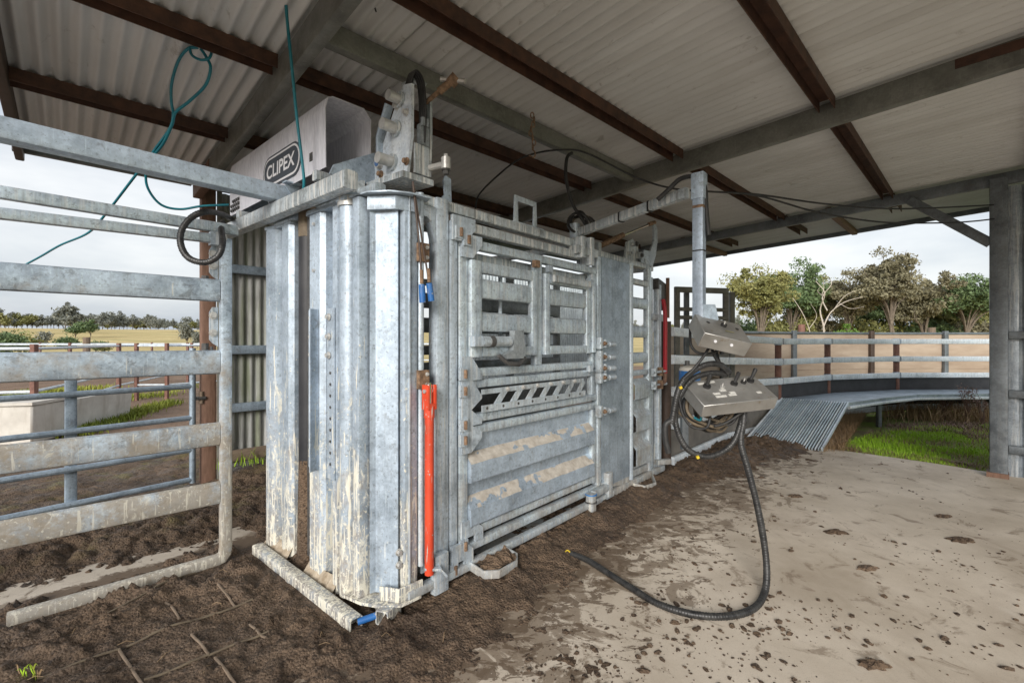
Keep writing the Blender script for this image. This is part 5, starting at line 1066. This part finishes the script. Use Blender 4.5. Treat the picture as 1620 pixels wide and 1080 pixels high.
# ------------------------------------------------------------------ trees
def crown_mesh(name, tips, n, rad, leaf, seed, flat=.6):
    g = np.random.RandomState(seed); T = np.array(tips); idx = g.randint(0, len(T), n); rr = rad*(.35+1.15*g.rand(len(T))**1.3)
    d = g.normal(size=(n,3)); d /= np.linalg.norm(d,axis=1)[:,None]; d *= (g.rand(n)**.45)[:,None]
    c_ = T[idx] + d*rr[idx][:,None]*np.array([1,1,flat])
    u = g.normal(size=(n,3)); u[:,2] -= .35; u /= np.linalg.norm(u,axis=1)[:,None]; v = np.cross(u, g.normal(size=(n,3))); v /= np.linalg.norm(v,axis=1)[:,None]
    s_ = leaf*(.6+.8*g.rand(n))[:,None]; V = np.stack([c_-u*s_, c_+v*s_*.42, c_+u*s_, c_-v*s_*.42],1).reshape(-1,3)
    me = bpy.data.meshes.new(name); me.vertices.add(len(V)); me.vertices.foreach_set('co', V.astype(np.float32).ravel()); me.loops.add(n*4); me.loops.foreach_set('vertex_index', np.arange(n*4, dtype=np.int32)); me.polygons.add(n); me.polygons.foreach_set('loop_start', np.arange(0,n*4,4,dtype=np.int32)); me.update(calc_edges=True)
    return me
def skeleton(h, spread, seed, nl=6, fork=.35, r0=.16, sub_=4, lift=.55):
    r_ = random.Random(seed); mb = MB(); tips = []
    f0 = Vector((r_.gauss(0,.03)*h, r_.gauss(0,.03)*h, h*fork)); mb.sweep(smooth_path([(0,0,-.3), f0*.5+Vector((r_.gauss(0,.02)*h,0,0)), f0], 4), circ(1,7), (1,0,0), scales=[r0*(1-.4*k/8) for k in range(9)])
    for k in range(nl):
        a_ = 2*math.pi*(k+r_.random()*.7)/nl; s_ = spread*r_.uniform(.25,.75); e_ = Vector((s_*math.cos(a_), s_*math.sin(a_), h*(fork+(1-fork)*r_.uniform(lift-.2,lift+.25)))); st = f0*r_.uniform(.75,1)
        m_ = st.lerp(e_,.5)+Vector((-s_*.2*math.cos(a_), -s_*.2*math.sin(a_), h*.03)); pth = smooth_path([st,m_,e_],4); mb.sweep(pth, circ(1,6), (.3,.1,.9), scales=[r0*.55*(1-.7*i/(len(pth)-1)) for i in range(len(pth))])
        for j in range(sub_):
            t = r_.uniform(.45,1); s0 = m_.lerp(e_,t); d = Vector((r_.gauss(0,1),r_.gauss(0,1),r_.uniform(.1,1.1))); tip = s0+d.normalized()*spread*r_.uniform(.25,.55); tip.z = min(tip.z, h*.97)
            pth = smooth_path([s0, s0.lerp(tip,.5)+Vector((0,0,.05*h)), tip],3); mb.sweep(pth, circ(1,5), (.3,.1,.9), scales=[r0*.22*(1-.75*i/(len(pth)-1)) for i in range(len(pth))]); tips.append(tip); tips.append(s0.lerp(tip,.55))
    top = Vector((r_.gauss(0,.08)*spread, r_.gauss(0,.08)*spread, h*.88)); pth = smooth_path([f0, f0.lerp(top,.5)+Vector((r_.gauss(0,.05)*h,0,0)), top],4); mb.sweep(pth, circ(1,6), (1,0,0), scales=[r0*.5*(1-.8*i/(len(pth)-1)) for i in range(len(pth))]); tips += [top, pth[5], pth[6]]
    return mb, tips
def gum(label, px, Y, top_py, halfw_px, leafm, seed, n=6000, leaf=.20, fork=.3, rad=.8, nl=7, bark=BARK, lift=.5, flat=.62, name='gum_tree', group=None, cat='tree'):
    p = at(px,540,Y); gz = float(ghill(np.array([p.x]),np.array([p.y]))[0]); h = EYE+(540-top_py)/F*Y-gz-rad*.45; sp_ = halfw_px/F*Y
    o_ = thing(name, label, cat, (p.x,p.y,gz), 0, group); mb, tips = skeleton(h, sp_, seed, nl, fork, .012*h+.03, lift=lift); mb.build('trunk', bark, o_)
    link('crown', crown_mesh('crown', tips, int(n*1.9), rad*1.2, leaf*.70, seed+50, flat), leafm, o_, 0, False); return o_
for args in (
 ('broad olive-green gum tree at the left end of the tree row', 1208, 36, 402, 50, L_OLIVE, 11, 10000, .17, .16, .62, 15),
 ('dark green gum tree behind the olive one', 1258, 42, 392, 52, L_GREEN, 12, 10000, .19, .2, .72, 15),
 ('small olive gum tree between the dark green tree and the dead trunk', 1298, 44, 420, 46, L_OLIVE, 33, 8000, .19, .2, .7, 13),
 ('thin bronze-leaved gum tree right of the dead trunk', 1345, 40, 410, 46, L_BROWN, 13, 7000, .17, .25, .6, 13),
 ('tallest open-crowned bronze gum tree in the row', 1405, 37, 372, 56, L_BROWN, 24, 8500, .17, .28, .55, 16),
 ('rounded bronze-brown gum tree right of the tallest one', 1462, 41, 426, 50, L_BROWN, 15, 9000, .18, .2, .65, 14),
 ('dark green spreading gum tree beside the shed post', 1535, 40, 418, 60, L_GREEN, 16, 11000, .19, .25, .62, 16),
 ('small green gum tree low behind the tall bronze tree', 1375, 46, 436, 54, L_GREEN, 19, 8000, .21, .2, .75, 13),
 ('olive gum tree low behind the bronze trees', 1440, 47, 440, 66, L_OLIVE, 21, 8500, .21, .2, .8, 14),
 ('green gum tree low behind the spreading one', 1500, 47, 440, 56, L_OLIVE, 34, 8000, .21, .2, .75, 13)): gum(*args)
gum('bright green bushy shrub above the tan yard wall', 1337, 31, 503, 28, L_LIME, 17, 4500, .13, .12, .50, 7, name='shrub', cat='shrub')
gum('low dark green bush at the far left of the tree row', 1180, 40, 500, 26, L_GREEN, 18, 3000, .2, .12, .7, 6, name='shrub', cat='shrub')
for i in range(9):   # thick scrub under the gum trees
    px = 1190 + i*45 + rnd.uniform(-10,10); gum('leafy undergrowth bush between the gum trunks', px, 44+rnd.uniform(-2,4), 500+rnd.uniform(-8,8), 36, [L_GREEN,L_OLIVE,L_BROWN][i % 3], 60+i, 2600, .24, .1, .95, 6, name='undergrowth_bush', group='undergrowth bushes between the gum trunks', cat='bush')
dt = thing('dead_tree', 'bleached bare dead tree with forking white branches', 'tree', (*at(1300,540,32).xy, .0))
mb = MB(); r_ = random.Random(5)
def dpt(px, py): return Vector(((px-1300)/F*32, r_.gauss(0,.25), EYE+(540-py)/F*32))
for path, w_ in ((((1298,560),(1299,520),(1300,490),(1296,465),(1290,445)),.11),(((1300,492),(1305,470),(1316,450),(1318,440)),.07),(((1299,522),(1315,495),(1335,478),(1362,470)),.08),(((1318,492),(1330,470),(1352,460)),.05),(((1290,552),(1280,520),(1268,495),(1262,470)),.07),(((1280,520),(1290,500),(1283,480)),.04),(((1298,468),(1302,455),(1300,440)),.04),(((1335,478),(1345,488),(1368,485)),.04),(((1306,468),(1301,458),(1308,446)),.03)):
    pp = smooth_path([dpt(*p) for p in path], 4); mb.sweep(pp, circ(1,6), (.2,.1,.9), scales=[w_*.6*(1-.7*i/(len(pp)-1)) for i in range(len(pp))])
mb.build('trunk', BARKW, dt)
# far tree line on the hill: four kinds, copied one by one
protos = []
for k in range(5):
    mb, tips = skeleton([11,13,10,12,9][k], [5.0,4.2,5.5,3.8,5][k], 200+k, 6, [.18,.25,.12,.15,.10][k], .22, 3, lift=.42)
    tm = bpy.data.meshes.new('trunk'); tm.from_pydata(mb.v, [], mb.f); tm.update(); tm.materials.append(BARK)
    cm = crown_mesh('crown', tips, 1700, 2.1, .60, 300+k, .8); cm.materials.append([L_FAR, L_FAR, L_GREEN, L_FAR, L_OLIVE][k]); protos.append((tm, cm))
def far_tree(px, Y, s_, k, label, group):
    p = at(px,540,Y); gz = float(ghill(np.array([p.x]),np.array([p.y]))[0]); o_ = thing('paddock_tree', label, 'tree', (p.x,p.y,gz-.2), rnd.uniform(0,6.3), group); o_.scale = (s_*rnd.uniform(.85,1.2), s_*rnd.uniform(.85,1.2), s_)
    for nm, me in zip(('trunk','crown'), protos[k]): c_ = bpy.data.objects.new(nm, me); C.objects.link(c_); c_.parent = o_
x_ = -60.0
while x_ < 1180:
    Y_ = rnd.uniform(225, 265)/math.hypot(1,(x_-810)/F); far_tree(x_, Y_, rnd.uniform(.34,.66), rnd.choice((0,1,3,3,1,4)), 'grey-green tree in the far tree line along the hill crest', 'far tree line on the hill')
    x_ += rnd.uniform(5, 9) if x_ < 360 else rnd.uniform(14, 22)
for px, Y, s_, k, lab in ((105,150,.58,1,'tall forked tree standing clear of the far tree line'),(121,150,.60,0,'taller broad tree beside the forked one on the hill'),(120,120,.30,2,'small dark tree below the tall pair on the hill'),(142,125,.38,2,'dark spreading tree on the slope right of the tall pair'),(66,75,.2,3,'faint grey bush in the dry grass'),(295,95,.34,3,'sparse pale tree near the brown shed post'),(312,80,.22,3,'low grey bush beside the brown shed post')):
    far_tree(px, Y/math.hypot(1,(px-810)/F), s_, k, lab, None)

for a_ in (('lone rounded green bush tree in the dry paddock',106,50,530,12,L_GREEN,71,1500,.16,.3,.5),('dark green tree at the left edge of the paddock',8,40,518,17,L_GREEN,72,2600,.18,.2,.7),('olive bush tree right of the dark one at the left edge',32,44,522,15,L_OLIVE,73,2200,.18,.2,.65),('low green bush behind the timber post',152,46,536,9,L_GREEN,74,900,.13,.15,.4),('smaller low bush right of the timber post',166,46,537,7,L_OLIVE,75,700,.13,.15,.35)):
    px_, Y_ = a_[1], a_[2]; gum(a_[0], px_, Y_/math.hypot(1,(px_-810)/F)*1.25, *a_[3:], name='bush', cat='bush')
